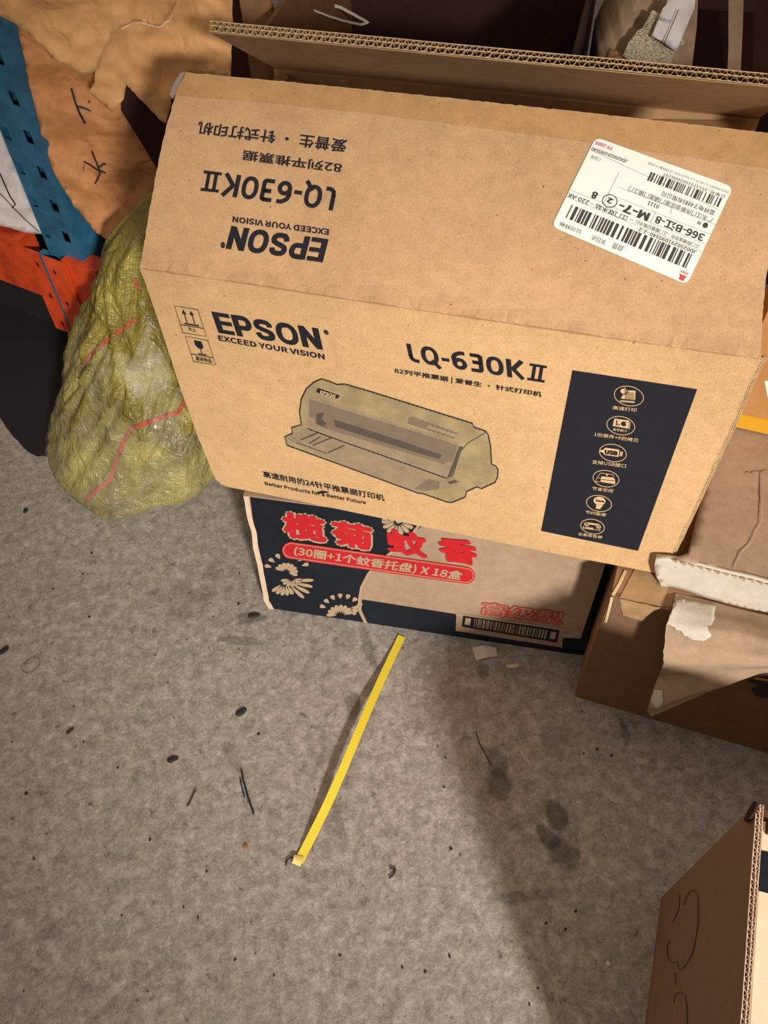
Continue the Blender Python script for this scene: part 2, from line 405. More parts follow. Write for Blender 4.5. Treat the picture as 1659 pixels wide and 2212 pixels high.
# rear flap leaning back over the opening, its cut edge up
KL = TL + d*Dp
GL = KL + BVv*FLn; BNn = (BVv.cross(u)).normalized()
if BNn.z < 0: BNn = -BNn
bk = obj('back_flap', *sheet([(0.0, 0), (.56, 0), (.562, .1925), (-.002, .1925), (-.012, .160)] if False else [(0, 0), (.56, 0), (.562, .1915), (-.001, .1915)],
     lambda x, y: KL + u*x + BVv*y - BNn*.0016, .03, lambda x, y: BNn*.0008), M['kraft_in'], box, label='rear flap leaning forward, double-wall corrugation bared along its top edge')
obj('outer_liner', *slab(KL + BNn*.0088, u*.562, BVv*.1915, BNn*.0006), M['kraft_in'], bk)
corrugated(GL + u*(-.001), u, .565, -BVv, .03, BNn, .0088, bk, M['flute'], seed=2, wob=.0004)
# bared layers down the right-hand corner
pe = [(1643, 776), (1584, 912), (1516, 1058), (1433, 1241)]
Pt = [at(x, y, TL, d) for x, y in pe]
ed = thing  # alias unused
cp = obj('corner_board', *sheet([(1642, 778), (1650, 780), (1591, 917), (1524, 1064), (1438, 1243), (1432, 1241), (1514, 1060), (1582, 914)],
     lambda x, y: at(x, y, TL + d*.0105, d), 10, lambda x, y: d*.0012), M['kraft_dull'], box, label='worn inner layer showing past the right corner')
for a, b in zip(Pt[:-1], Pt[1:]):
    L = (b-a).length
    Ud = (b-a).normalized(); Nn = (u*.75 + d*.66).normalized(); Wv = Ud.cross(Nn).normalized()
    if Wv.dot(d) < 0: Wv = -Wv
    corrugated(a - d*.0002, Ud, L, Wv, .004, Nn, .0062, cp, M['flute'], seed=a.z*9, p1=.0034, p2=.0030, wob=.0008)

# ---- drawn sans lettering (centre lines with stroke weight, em height 1)
def arc_(cx_, cy_, rx, ry, a0, a1, n=14): return [(cx_+rx*math.cos(math.radians(a0+(a1-a0)*i/n)), cy_+ry*math.sin(math.radians(a0+(a1-a0)*i/n))) for i in range(n+1)]
def glyph(c, w_, t, th):
    """strokes (points, closed, weight) of one letter, width w_, stem t, bar th"""
    h = t/2; b = th/2; m_ = (t+th)/2
    if c == 'E': return [([(h, 0), (h, 1)], 0, t)] + [([(h, y), (w_, y)], 0, th) for y in (b, .515, 1-b)]
    if c == 'P': return [([(h, 0), (h, 1)], 0, t), ([(h, 1-b)] + arc_(w_*.60, (1.0+.34)/2, w_*.40-h, .33-b, 90, -90) + [(h, .34+b)], 0, m_)]
    if c == 'S': return [([((w_-m_)*x+m_/2, (1-m_)*y+m_/2) for x, y in ((.97, .72), (.94, .86), (.80, .96), (.5, 1.0), (.22, .97), (.06, .88), (.02, .75), (.08, .64), (.28, .56), (.70, .46), (.92, .38), (.99, .26), (.94, .12), (.78, .03), (.5, 0), (.2, .03), (.05, .14), (0, .30))], 0, m_)]
    if c in 'OQ0':
        k = [([(w_/2+(w_/2-h)*math.copysign(abs(math.cos(a))**.86, math.cos(a)), .5+(.5-b)*math.copysign(abs(math.sin(a))**.86, math.sin(a))) for a in [2*math.pi*i/36 for i in range(36)]], 1, m_)]
        if c == 'Q': k.append(([(w_*.60, .26), (w_*1.0, -.14)], 0, m_))
        return k
    if c == 'N': return [([(h, 0), (h, 1)], 0, t), ([(w_-h, 0), (w_-h, 1)], 0, t), ([(h*1.1, 1-h*.5), (w_-h*1.1, h*.5)], 0, t*.98)]
    if c == 'L': return [([(h, 1), (h, .30)] + arc_(h+.22, .22+b, .22, .22, 180, 270, 6) + [(w_, b)], 0, m_)]
    if c == '-': return [([(0, .42), (w_, .42)], 0, th)]
    if c == '6': return [([(w_*.90, 1-b), (w_*.62, 1-b), (w_*.40, .90-b*.5), (w_*.22, .76), (w_*.12, .60), (h, .42), (h, .33)], 0, m_), (arc_(w_/2, .315, w_/2-h, .315-b, 0, 354, 24), 1, m_)]
    if c == '3': return [([(.04, 1-b), (w_*.72, 1-b)] + arc_(w_-h-.10, 1-b-.10, .10, .10, 90, 0, 4) + [(w_-h, .62)] + arc_(w_-h-.09, .62, .09, .09, 0, -90, 4) + [(.12, .53)], 0, m_),
                         ([(.12, .53), (w_*.72, .53)] + arc_(w_-h-.09, .44, .09, .09, 90, 0, 4) + [(w_-h, b+.10)] + arc_(w_-h-.10, b+.10, .10, .10, 0, -90, 4) + [(.04, b)], 0, m_)]
    if c == 'K': return [([(h, 0), (h, 1)], 0, t), ([(w_-h*.6, 1), (t*1.35, .5), (w_-h*.5, 0)], 0, t*.95)]
def lettering(face, s, widths, gap, t, th, bl, br, tl, mat, par, h=.0006):
    A = face.p(*bl, h); B = face.p(*br, h); D = face.p(*tl, h); tot = sum(widths) + gap*(len(s)-1); x = 0; parts = []
    for c, w_ in zip(s, widths):
        for k_, (pts, cl, wt) in enumerate(glyph(c, w_, t, th)):
            pts = [V(p) for p in pts]; n = len(pts); vs, fs = [], []
            for i in range(n):
                a = pts[i-1] if (i or cl) else None; b = pts[(i+1) % n] if (i < n-1 or cl) else None
                d1 = (pts[i]-a).normalized() if a is not None and (pts[i]-a).length > 1e-7 else None; d2 = (b-pts[i]).normalized() if b is not None and (b-pts[i]).length > 1e-7 else None
                d1 = d1 or d2; d2 = d2 or d1; mm = (d1+d2); mm = mm.normalized() if mm.length > 1e-4 else d1
                nn = V((-mm.y, mm.x)); cs = max(.45, nn.dot(V((-d1.y, d1.x))))
                for sg in (1, -1):
                    q = pts[i] + nn*(sg*wt/2/cs); vs.append(A + (B-A)*((x+q.x)/tot) + (D-A)*q.y + face.n*(.00002*k_))
            for i in range(n if cl else n-1): j = (i+1) % n; fs.append((2*i, 2*i+1, 2*j+1, 2*j))
            parts.append((vs, fs))
        x += w_ + gap
    o = obj('printed_text', *merge(parts), mat, par)
    for p in o.data.polygons:
        if p.normal.dot(face.n) < 0: p.flip()
    return o
EW = (.66, .72, .74, .84, .76)
LW = (.44, .74, .32, .62, .56, .72, .70)
# ---- writing on the raised flap (upside down)
Fp = front; Ff = flapf; I = M['ink']
def tf(s, bl, br, tl, bold=.0, **k): return text_on(Ff, s, bl, br, tl, k.pop('mat', I), ff, bold, **k)
def tp_(s, bl, br, tl, bold=.0, **k): return text_on(Fp, s, bl, br, tl, k.pop('mat', I), fp, bold, **k)
lettering(Ff, 'EPSON', EW, .07, .235, .185, (710, 517), (500, 488), (697, 567), I, ff)
tf('®', (487, 523), (477, 522), (486, 537), .01)
tf('EXCEED YOUR VISION', (711, 495), (503, 467), (710, 508), .016)
lettering(Ff, 'LQ-630K', LW, .12, .19, .165, (729, 406), (487, 374), (719, 455), I, ff); 
def numeral(face, par, q):                  # roman II with joined serifs: q = bl, br, tr, tl
    for a, b, c0, c1 in ((0, 1, 0, .14), (0, 1, .86, 1), (.20, .39, .1, .9), (.61, .80, .1, .9)):
        poly_on(face, [quad_map(q, a, c0), quad_map(q, b, c0), quad_map(q, b, c1), quad_map(q, a, c1)], I, par, h=.0006, name='printed_text')
numeral(Ff, ff, [(480, 373), (441, 368), (433, 412), (472, 416)])
tf('82列平推票据', (740, 353), (526, 324), (737, 375), .012)
tf('爱普生 · 针式打印机', (751, 302), (430, 262), (746, 330), .012)
# ---- writing on the front
lettering(Fp, 'EPSON', EW, .07, .235, .185, (472, 719), (698, 756), (456, 673), I, fp)
tp_('®', (700, 722), (711, 724), (698, 712), .01)
tp_('EXCEED YOUR VISION', (473, 736), (702, 777), (470, 724), .016)
lettering(Fp, 'LQ-630K', LW, .12, .20, .17, (885, 781), (1133, 820), (877, 742), I, fp); numeral(Fp, fp, [(1139, 821), (1176, 827), (1182, 791), (1145, 785)])
tp_('82列平推票据 | 爱普生 · 针式打印机', (852, 808), (1169, 860), (852, 795), .012)
tp_('高速耐用的24针平推票据打印机', (570, 1031), (831, 1083), (566, 1017), .012)
tp_('Better Products for a Better Future', (573, 1048), (791, 1090), (571, 1040), .012)
poly_on(Fp, [(682, 1064), (697, 1060), (712, 1063), (700, 1066), (690, 1067)], I, fp)
# handling marks
for q4 in ([(377, 661), (427, 669), (446, 727), (395, 719)], [(400, 726), (449, 736), (466, 789), (418, 781)]):
    line_on(Fp, q4, 1.6, M['ink_thin'], fp, closed=True, name='mark_frame')
    line_on(Fp, [quad_map(q4, 0, .70), quad_map(q4, 1, .70)], 1.6, M['ink_thin'], fp)
q4 = [(377, 661), (427, 669), (446, 727), (395, 719)]
for x in (.33, .66):
    a = quad_map(q4, x, .58); b = quad_map(q4, x, .2)
    line_on(Fp, [a, b], 2.2, M['ink_thin'], fp, name='mark_arrow')
    poly_on(Fp, [quad_map(q4, x-.10, .26), quad_map(q4, x, .08), quad_map(q4, x+.10, .26)], I, fp, name='mark_arrow')
line_on(Fp, [quad_map(q4, .2, .63), quad_map(q4, .82, .63)], 3.0, M['ink_thin'], fp)
tp_('向上', (409, 715), (425, 718), (405, 706), .01)
q4 = [(400, 726), (449, 736), (466, 789), (418, 781)]
poly_on(Fp, [quad_map(q4, a, b) for a, b in ((.34, .10), (.68, .10), (.70, .30), (.62, .40), (.52, .43), (.42, .40), (.33, .30))], I, fp, name='mark_glass')
line_on(Fp, [quad_map(q4, .52, .42), quad_map(q4, .52, .63)], 1.8, M['ink_thin'], fp, name='mark_glass')
line_on(Fp, [quad_map(q4, .34, .64), quad_map(q4, .72, .64)], 2.4, M['ink_thin'], fp, name='mark_glass')
tp_('易碎物品', (424, 779), (459, 785), (421, 769), .01)

# ---- printed picture of the flat-bed printer
def halftone(name, col, dens, ang=50):
    mt, t, b = nt(name); tc = N(t, 'ShaderNodeTexCoord').outputs['Object']
    fr_ = N(t, 'ShaderNodeMapping'); fr_.inputs['Rotation'].default_value = (math.radians(20), math.radians(ang), math.radians(-16)); t.links.new(tc, fr_.inputs[0])
    wv = N(t, 'ShaderNodeTexWave', i_Scale=205.0, i_Distortion=.4); t.links.new(fr_.outputs[0], wv.inputs['Vector'])
    n = N(t, 'ShaderNodeTexNoise', i_Scale=60.0, i_Detail=3.0); t.links.new(tc, n.inputs['Vector'])
    f = math_n(t, 'ADD', math_n(t, 'MULTIPLY', wv.outputs['Fac'], .75), math_n(t, 'MULTIPLY', n.outputs[0], .5))
    c = ramp(t, f, [(max(0, .55-dens*.5), K(48, 44, 44)), (min(1, 1.12-dens*.5), col)])
    t.links.new(c, b.inputs['Base Color']); b.inputs['Roughness'].default_value = .8; return mt
M['ht1'] = halftone('halftone_light', K(196, 172, 124), .62)
M['ht2'] = halftone('halftone_mid', K(170, 148, 116), .85)
M['ht3'] = halftone('halftone_dark', K(130, 112, 92), 1.15)
M['ht4'] = halftone('halftone_darkest', K(84, 74, 66), 1.4)
sil = [(651, 918), (647, 890), (651, 862), (662, 840), (678, 826), (694, 819), (712, 824), (728, 831), (745, 830), (800, 846), (1021, 915), (1024, 923), (1050, 932), (1055, 940), (1060, 965), (1062, 1003), (1071, 1007), (1076, 1014), (1075, 1030), (1070, 1042), (1040, 1056), (1030, 1052), (1008, 1062), (1005, 1074), (976, 1086), (966, 1085), (912, 1066), (905, 1066), (620, 962), (615, 944), (632, 936), (630, 924)]
poly_on(Fp, sil, M['ht1'], fp, name='printed_picture', label='screened drawing of a flat-bed dot-matrix printer')
def pic(pts, mt, h=.0006): poly_on(Fp, pts, mt, fp, h=h, name='printed_picture')
pic([(664, 856), (690, 862), (990, 956), (996, 965), (966, 1034), (900, 1012), (740, 956), (676, 930), (664, 926)], M['ht2'])
pic([(668, 862), (990, 962), (975, 1000), (690, 905), (668, 900)], M['ht3'], .0007)
pic([(681, 888), (968, 980), (960, 1003), (700, 925), (681, 915)], M['ht3'], .0008)
pic([(683, 894), (700, 892), (695, 905), (706, 915), (700, 922), (684, 916)], M['ht4'], .0009)
pic([(722, 906), (860, 950), (955, 983), (948, 992), (850, 962), (724, 922)], M['ht4'], .0009)
pic([(740, 956), (900, 1012), (962, 1034), (945, 1052), (905, 1066), (860, 1049), (720, 998)], M['ht2'], .0007)
pic([(884, 902), (894, 901), (990, 936), (980, 948), (880, 915)], M['ht3'], .0007)
pic([(925, 918), (988, 939), (984, 945), (922, 924)], M['ht1'], .0008)
pic([(992, 964), (1000, 965), (975, 1030), (966, 1033)], M['ht4'], .0009)
pic([(950, 1040), (975, 1034), (995, 1042), (960, 1058), (948, 1056)], M['ht2'], .0009)
pic([(966, 1041), (984, 1037), (990, 1041), (972, 1046)], M['ht4'], .001)
pic([(925, 1035), (950, 1040), (948, 1058), (918, 1060), (895, 1056)], M['ht3'], .0008)
pic([(620, 947), (660, 925), (676, 932), (900, 1013), (930, 1040), (905, 1062), (640, 962)], M['ht2'], .00065)
for a, b in (((668, 958), (692, 944)), ((676, 962), (716, 946)), ((708, 978), (745, 962)), ((650, 950), (690, 934))):
    line_on(Fp, [a, b], 3.0, M['ht4'], fp, h=.0009)
line_on(Fp, [(640, 956), (668, 966), (706, 980)], 2.0, M['ht4'], fp, h=.0009)
line_on(Fp, sil, 2.4, M['ink_thin'], fp, h=.0010, closed=True, name='printed_outline')
line_on(Fp, [(664, 926), (740, 954), (900, 1010), (966, 1034)], 2.0, M['ink_thin'], fp, h=.0010)
line_on(Fp, [(1050, 934), (1010, 958), (995, 975), (978, 1030)], 1.4, M['ht4'], fp, h=.0010)
poly_on(Fp, [(686, 839), (692, 840), (734, 855), (730, 861), (724, 860), (683, 847)], I, fp, h=.0011, name='printed_badge')
tp_('EPSON', (691, 850), (723, 860), (693, 843), .02, mat=M['reverse'], h=.0014)

# ---- black panel with the six round marks
bp = [(1237, 800), (1506, 841), (1378, 1190), (1169, 1147)]
poly_on(Fp, bp, M['ink'], fp, h=.0005, name='printed_panel', label='black printed panel with six round pictograms')
RV = M['reverse']; H2 = .0009; H3 = .0013
def tr(s, bl, br, tl, bold=.008, mat=RV, h=H2): text_on(Fp, s, bl, br, tl, mat, fp, bold, h=h)
ics = [((1358.5, 855.5), (31.5, 4.5), (-1, 21)), ((1341, 919.5), (30, 4.5), (-2, 19.5)), ((1324, 978.5), (29, 4.5), (-2, 18.5)), ((1309, 1034), (28, 4), (-2, 17.5)), ((1294, 1087.5), (27, 4), (-2, 17)), ((1280, 1137.5), (25.5, 4), (-2, 15.5))]
for c0, e1, e2 in ics: line_on(Fp, ellipse(c0, e1, e2, 40), 1.5, RV, fp, h=H2, closed=True, name='printed_ring')
def sp(pts, mat=RV, h=H2): poly_on(Fp, pts, mat, fp, h=h, name='printed_pictogram')
def sl(pts, wd=1.3, mat=RV, h=H2, closed=False): line_on(Fp, pts, wd, mat, fp, h=h, closed=closed, name='printed_pictogram')
# 1 page and stopwatch
sp([(1353, 843), (1373, 844), (1372, 864), (1341, 861), (1347, 851)]); sp([(1340, 864), (1372, 867), (1370, 871), (1339, 868)], M['reverse_tan'])
for k in range(6): sl([(1350, 848+k*2.6), (1370, 849.5+k*2.6)], .8, M['ink'], H3)
sp(ellipse((1348, 845.5), (8.5, 1), (0, 6.5), 20)); sl(ellipse((1348, 845.5), (8.5, 1), (0, 6.5), 20), 1.0, M['ink'], H3, True); sl([(1350, 841), (1350.5, 846), (1353, 843)], 1.0, M['ink'], H3)
sl([(1349, 838), (1351, 838.5)], 3)
tr('高速打印', (1323, 884), (1374.5, 890), (1324, 876))
# 2 copies
sp([(1327, 904), (1359, 908.5), (1357, 926), (1323.5, 920)]); sp([(1360, 911), (1362.5, 912), (1360, 927.5), (1357.5, 926.5)], M['reverse_tan'])
tr('1', (1330, 918), (1334, 918.6), (1331, 908), .03, M['ink'], H3); tr('+', (1335, 919.5), (1339.5, 920), (1335, 915.5), .02, M['ink'], H3); tr('6', (1341, 920), (1352.5, 921.5), (1342, 910), .04, M['ink'], H3)
tr('复写能力', (1323, 930), (1354, 934), (1324, 924.5)); tr('1份原件+6份拷贝', (1283, 942), (1378, 956), (1284.5, 933.5))
# 3 plug
sp([(1297, 972), (1302, 972), (1308, 967), (1338, 971.5), (1336, 987), (1307, 983), (1301, 977), (1296, 976)]); sp([(1340, 975), (1346, 976), (1344, 986), (1337.5, 985)], M['reverse_tan'])
tr('USB', (1306, 981), (1334, 984.5), (1307, 971.5), .035, M['ink'], H3); tr('支持USB接口', (1278, 1001.5), (1351, 1011), (1280, 993))
# 4 saved space
sp([(1299, 1029), (1325, 1031.5), (1328.5, 1036.5), (1329, 1046), (1297, 1041)]); sl([(1290, 1032), (1297, 1022), (1322, 1025), (1327, 1030)], 1.2); sl([(1287, 1040), (1289, 1032), (1297, 1033)], 1.2)
sl([(1287, 1040), (1295, 1041)], 1.2); sp([(1308, 1024), (1314, 1025), (1311, 1029)]); sl([(1299, 1036), (1328, 1039)], 1.0, M['ink'], H3)
tr('节省空间', (1278, 1058), (1323, 1064.5), (1280, 1050.5))
# 5 bulb
sp(ellipse((1295, 1082), (13, 1.5), (-1, 9), 22) ); sp([(1288, 1089), (1303, 1091), (1297.5, 1098), (1297, 1100), (1287, 1099), (1287.5, 1096)])
tr('Save', (1286, 1083), (1305, 1086), (1287, 1078.5), .02, M['ink'], H3); tr('节约能源', (1264, 1109), (1308, 1116), (1265.5, 1102))
# 6 ribbon
sp(ellipse((1267, 1132.5), (5.5, .8), (0, 4), 18)); sp(ellipse((1293, 1137.5), (5.5, .8), (0, 4), 18)); sp([(1266, 1128), (1294, 1132), (1297, 1136), (1266, 1132)])
sl(ellipse((1267, 1132.5), (3, .4), (0, 2), 12), .9, M['ink'], H3, True); sl(ellipse((1293, 1137.5), (3, .4), (0, 2), 12), .9, M['ink'], H3, True)
tr('LONG', (1259, 1141.5), (1281, 1145), (1259.5, 1136.5), .04); tr('LIFE', (1282, 1145), (1297.5, 1147.5), (1282.5, 1141), .005)
tr('长寿命色带', (1248, 1156.5), (1300, 1164.5), (1249.5, 1149.5))

# ---- delivery label stuck on the flap
def rounded(c, r=.05, n=5):
    out = []
    for i in range(4):
        a, b, p = V(c[i]), V(c[i-1]), V(c[(i+1) % 4])
        q1 = a.lerp(b, r*(1.0 if i % 2 else 1.4)); q2 = a.lerp(p, r*(1.4 if i % 2 else 1.0))
        for k in range(n+1):
            t_ = k/n; out.append(tuple((q1*(1-t_)**2 + a*2*t_*(1-t_) + q2*t_**2)))
    return out
lc = [(1500, 622), (1186, 487), (1284, 294), (1588, 405)]   # reading frame: top-left, top-right, bottom-right, bottom-left (upside down)
lc = [(1484, 615), (1191, 489), (1287, 296), (1584, 404)]
stk = thing('shipping_label', 'white shipping label with barcodes stuck askew on the raised carton flap', 'label', tuple(Ff.p(1387, 452, 0)))
sv, sfc = sheet(rounded(lc), lambda x, y: Ff.p(x, y, .0011), 40, lambda x, y: -Ff.n*.0005, edge_step=9)
sk = obj('label_sheet', sv, sfc, M['sticker'], stk); SH = .0014
def L(s, u0, u1, v, hgt, bold=.006, mat=None):   # label coords: u 0..1 left-right, v 0..1 top-bottom when read
    a = quad_map(lc, u0, v); b = quad_map(lc, u1, v); c_ = quad_map(lc, u0, v-hgt)
    text_on(Ff, s, a, b, c_, mat or M['stkink'], sk, bold, h=SH)
def bars(u0, u1, v0, v1, n, seed):
    rnd = random.Random(seed); parts = []; x = 0; tot = []; 
    while x < 1:
        wv = rnd.choice((1, 1, 2, 3))*.5/n; tot.append((x, min(1, x+wv))); x += wv + rnd.choice((1, 1, 2, 3))*.5/n
    for a, b in tot:
        P = [Ff.p(*quad_map(lc, u0+(u1-u0)*s_, vv), SH) for s_, vv in ((a, v0), (b, v0), (b, v1), (a, v1))]
        parts.append((P, [(0, 1, 2, 3)]))
    fix(obj('printed_barcode', *merge(parts), M['stkink'], sk), Ff.n)
bars(.055, .94, .135, .28, 62, 3)
bars(.035, .56, .775, .865, 40, 5)
L('次日达', .62, .72, .085, .05, .0, M['stkink']); L('公司转帐', .80, .96, .085, .045); L('自营', .50, .57, .10, .06)
L('JDL', .025, .075, .07, .055, .04, M['stkred']); L('京东物流', .022, .078, .105, .022, .01, M['stkred'])
L('JD0250291095540 -2-2-', .035, .47, .325, .035); 
L('江门荷塘接货仓 – 江门陂散分拣中心', .035, .50, .385, .04); L('– 江门双水站 – 220-AK', .52, .995, .385, .052, .008)
L('366-B江-8', .03, .385, .50, .085, .02); L('M-7-', .43, .65, .49, .085, .02); L('8', .81, .85, .49, .075, .02); L('2', .70, .74, .485, .055, .02)
line_on(Ff, [quad_map(lc, .72+.05*math.cos(a_/12*math.pi), .455+.062*math.sin(a_/12*math.pi)) for a_ in range(24)], 1.8, M['stkink'], sk, h=SH, closed=True)
L('林', .09, .12, .595, .04); L('1', .31, .315, .60, .04); L('0111', .40, .48, .595, .04)
poly_on(Ff, [quad_map(lc, .06+.018*math.cos(a_/6*math.pi), .575+.027*math.sin(a_/6*math.pi)) for a_ in range(12)], M['stkink'], sk, h=SH)
L('广东江门市新会区崖门镇崖门镇江门', .03, .64, .665, .05); L('富祥电子材料有限公司', .04, .42, .735, .05)
L('订单号: 35537310026001​97'.replace('\u200b', ''), .02, .47, .905, .035); L('2025月09日 11:46 中 LJ-2257号仓-公司转账 9:00送', .01, .60, .95, .026, 0, M['stkgrey'])
L('TY-2605', .86, .985, .965, .035, .01, M['stkred']); L('JD0250291095540', .73, .99, .895, .035); L('已验视', .90, .97, .82, .04, 0, M['stkgrey'])
for v_ in (.41, .52, .62, .76): pass
for (u0, v0, u1, v1) in ((.0, .335, .995, .335), (.0, .41, .995, .41), (.0, .515, .75, .515), (.0, .615, .70, .615), (.02, .755, .99, .86), (.75, .41, .75, .755), (.405, .41, .405, .515)):
    line_on(Ff, [quad_map(lc, u0, v0), quad_map(lc, u1, v1)], .8, M['stkgrey'], sk, h=SH)

# ================================================================ mosquito-coil carton below
mL = V((-.1745, .6600, 0)); mR = V((.2585, .5650, 0)); mu = (mR-mL).normalized(); md = V((-mu.y, mu.x, 0)); mW = .452; mH = .2795; mD = .34
coil = thing('coil_carton', 'blue-black and tan coil carton with red Chinese lettering under the printer carton', 'cardboard box', tuple(mL + mu*mW/2 + md*mD/2))
mf = Face(mL, -md)
mfront = slab_obj('front_panel', mL, mu*mW, md*.006, UP*mH, M['kraft_grey'], coil)
slab_obj('side_panel', mL + md*.006, mu*.006, md*(mD-.012), UP*mH, M['kraft_grey'], coil)
slab_obj('side_panel', mL + md*.006 + mu*(mW-.006), mu*.006, md*(mD-.012), UP*mH, M['kraft_grey'], coil)
slab_obj('back_panel', mL + md*(mD-.006), mu*mW, md*.006, UP*mH, M['kraft_grey'], coil)
slab_obj('top_panel', mL + md*.006 + mu*.006 + UP*(mH-.006), mu*(mW-.012), md*(mD-.012), UP*.006, M['kraft_grey'], coil)
# worn left corner
wc = [(528, 1072), (531, 1085), (536, 1120), (545, 1150), (549, 1185), (558, 1220), (566, 1262), (572, 1298), (583, 1316)]
vs, fs = [], []
for i, (x, y) in enumerate(resample(wc, 12, 1.5, 3, closed=False)):
    a = mf.p(x-2, y, .001); b = mf.p(x+9+3*hashn(y*.06, 0), y, .0012); vs += [a + md*.008, a, b]
    if i: k = 3*i; fs += [(k-3, k, k+1, k-2), (k-2, k+1, k+2, k-1)]
obj('worn_corner', vs, fs, M['flute_pale'], coil, label='pale worn cardboard along the left corner')
nav = M['ink_navy']; TAN = M['reverse_tan']; 
ztx = mH - .002
def clampz(o):
    W_ = WL[coil.name]
    for v in o.data.vertices:
        if v.co.z + W_.z > ztx: v.co.z = ztx - W_.z
        if v.co.z + W_.z < .0008: v.co.z = .0008 - W_.z
    return o
mp = lambda pts, mt, h=.0004, **k: clampz(poly_on(mf, pts, mt, mfront, h=h, **k))
arc = [(925, 1085), (915, 1112), (905, 1135), (882, 1165), (850, 1190), (820, 1214), (796, 1240), (781, 1268), (776, 1298), (778, 1322), (789, 1347)]
mp([(532, 1040), (941, 1040)] + arc + [(592, 1316), (584, 1300), (575, 1262), (566, 1215), (556, 1170), (546, 1120)], nav, name='printed_field')
clampz(line_on(mf, arc, 6, TAN, mfront, h=.0007))
mp([(782, 1295), (986, 1327), (984, 1363), (1218, 1400), (1262, 1407), (1262, 1415), (1232, 1413), (794, 1346), (781, 1318)], nav, name='printed_field')
mp([(1216, 1378), (1262, 1380), (1262, 1410), (1214, 1402)], nav, name='printed_field')
line_on(mf, [(985, 1327), (1221, 1360)], 4, TAN, mfront, h=.0007)
mp([(1001, 1330), (1208, 1362), (1203, 1388), (998, 1354)], nav, .0008, name='printed_barcode')
bq = [(1004, 1333), (1205, 1365), (1200, 1383), (1001, 1350)]
for a, b in ((.01, .07), (.93, .99)): mp([quad_map(bq, a, .08), quad_map(bq, b, .08), quad_map(bq, b, .92), quad_map(bq, a, .92)], TAN, .0011, name='printed_barcode')
rnd = random.Random(4); x = .11; pts_ = []
while x < .90:
    wv = rnd.choice((.006, .012, .018)); pts_.append(([mf.p(*quad_map(bq, xx, yy), .0011) for xx, yy in ((x, .0), (x+wv, .0), (x+wv, 1.05), (x, 1.05))], [(0, 1, 2, 3)])); x += wv + rnd.choice((.008, .014))
fix(obj('printed_barcode', *merge(pts_), TAN, mfront), mf.n)
rr = M['red']
def ch(s, bl, br, tl, bold, outline=True):
    if outline: text_on(mf, s, (bl[0]-4, bl[1]+3), (br[0]+4, br[1]+4), (tl[0]-4, tl[1]-4), TAN, mfront, bold+.045, h=.0008, name='printed_text')
    text_on(mf, s, bl, br, tl, rr, mfront, bold, h=.0016, name='printed_text', label='red lettering')
ch('榄', (615, 1160), (707, 1174), (606, 1104), .030)
ch('菊', (721, 1177), (808, 1191), (712, 1122), .030)
ch('蚊', (838, 1194), (925, 1208), (830, 1139), .030, False)
ch('香', (951, 1211), (1034, 1224), (943, 1157), .030, False)
def pill(x0, y0, x1, y1, r, sl_): 
    a = math.atan2(y1-y0, x1-x0); o = []
    for k in range(13): t_ = a + math.pi/2 + math.pi*k/12; o.append((x0+r*math.cos(t_), y0+r*math.sin(t_)*.92))
    for k in range(13): t_ = a - math.pi/2 + math.pi*k/12; o.append((x1+r*math.cos(t_), y1+r*math.sin(t_)*.92))
    return o
mp(pill(629, 1189, 1006, 1243, 20, 0), rr, .0010, name='printed_band'); line_on(mf, pill(629, 1189, 1006, 1243, 16.5, 0), 1.6, TAN, mfront, h=.0013, closed=True)
text_on(mf, '(30圈+1个蚊香托盘) X 18盒', (634, 1201), (994, 1256), (636, 1179), TAN, mfront, .02, h=.0014)
text_on(mf, '高级型', (1036, 1328), (1214, 1352), (1040, 1298), M['red_worn'], mfront, .055, h=.0009)
text_on(mf, '高级型', (1039, 1326), (1212, 1349), (1042, 1300), M['kraft_grey'], mfront, .006, h=.0012)
# chrysanthemum heads
def petals(cx_, cy_, L):
    for (ang, r0, r1, wd_) in L:
        a = math.radians(ang); dx, dy = math.cos(a), math.sin(a); c0 = (cx_+dx*(r0+r1)/2, cy_+dy*(r0+r1)/2*.8)
        n_ = 16; pts2 = []
        for k in range(n_):
            t_ = 2*math.pi*k/n_; rr_ = (r1-r0)/2*math.cos(t_); ww = wd_*math.sin(t_)*(.65+.45*math.cos(t_))
            pts2.append((c0[0]+dx*rr_-dy*ww, c0[1]+(dy*rr_+dx*ww)*.8))
        if all(mf.p(*q).dot(mu) > mL.dot(mu)+.003 and mf.p(*q).z > .002 for q in pts2): mp(pts2, TAN, .0008, name='printed_petal')
P1 = [(a, 12+6*math.sin(a), 42+10*math.sin(a*.05+1), 7) for a in range(-20, 215, 17)]
petals(616, 1255, [(a, 14, 40 if a > 60 else 62, 6) for a in range(-2, 150, 17)])
petals(618, 1236, [(a, 6, 26, 6) for a in range(-150, 20, 24)]); petals(620, 1232, [(a, 34, 50, 7) for a in range(-165, -10, 24)]); petals(630, 1250, [(a, 6, 24, 5) for a in range(10, 170, 26)])
petals(735, 1330, [(a, 8, 30, 6) for a in range(-175, 0, 22)]); petals(738, 1322, [(a, 36, 50, 7) for a in range(-160, -10, 22)]); petals(746, 1312, [(a, 12, 30, 6) for a in range(0, 60, 20)])
petals(860, 1128, [(a, 8, 36, 7) for a in range(0, 190, 26)]); petals(850, 1100, [(a, 24, 40, 7) for a in range(20, 170, 26)])

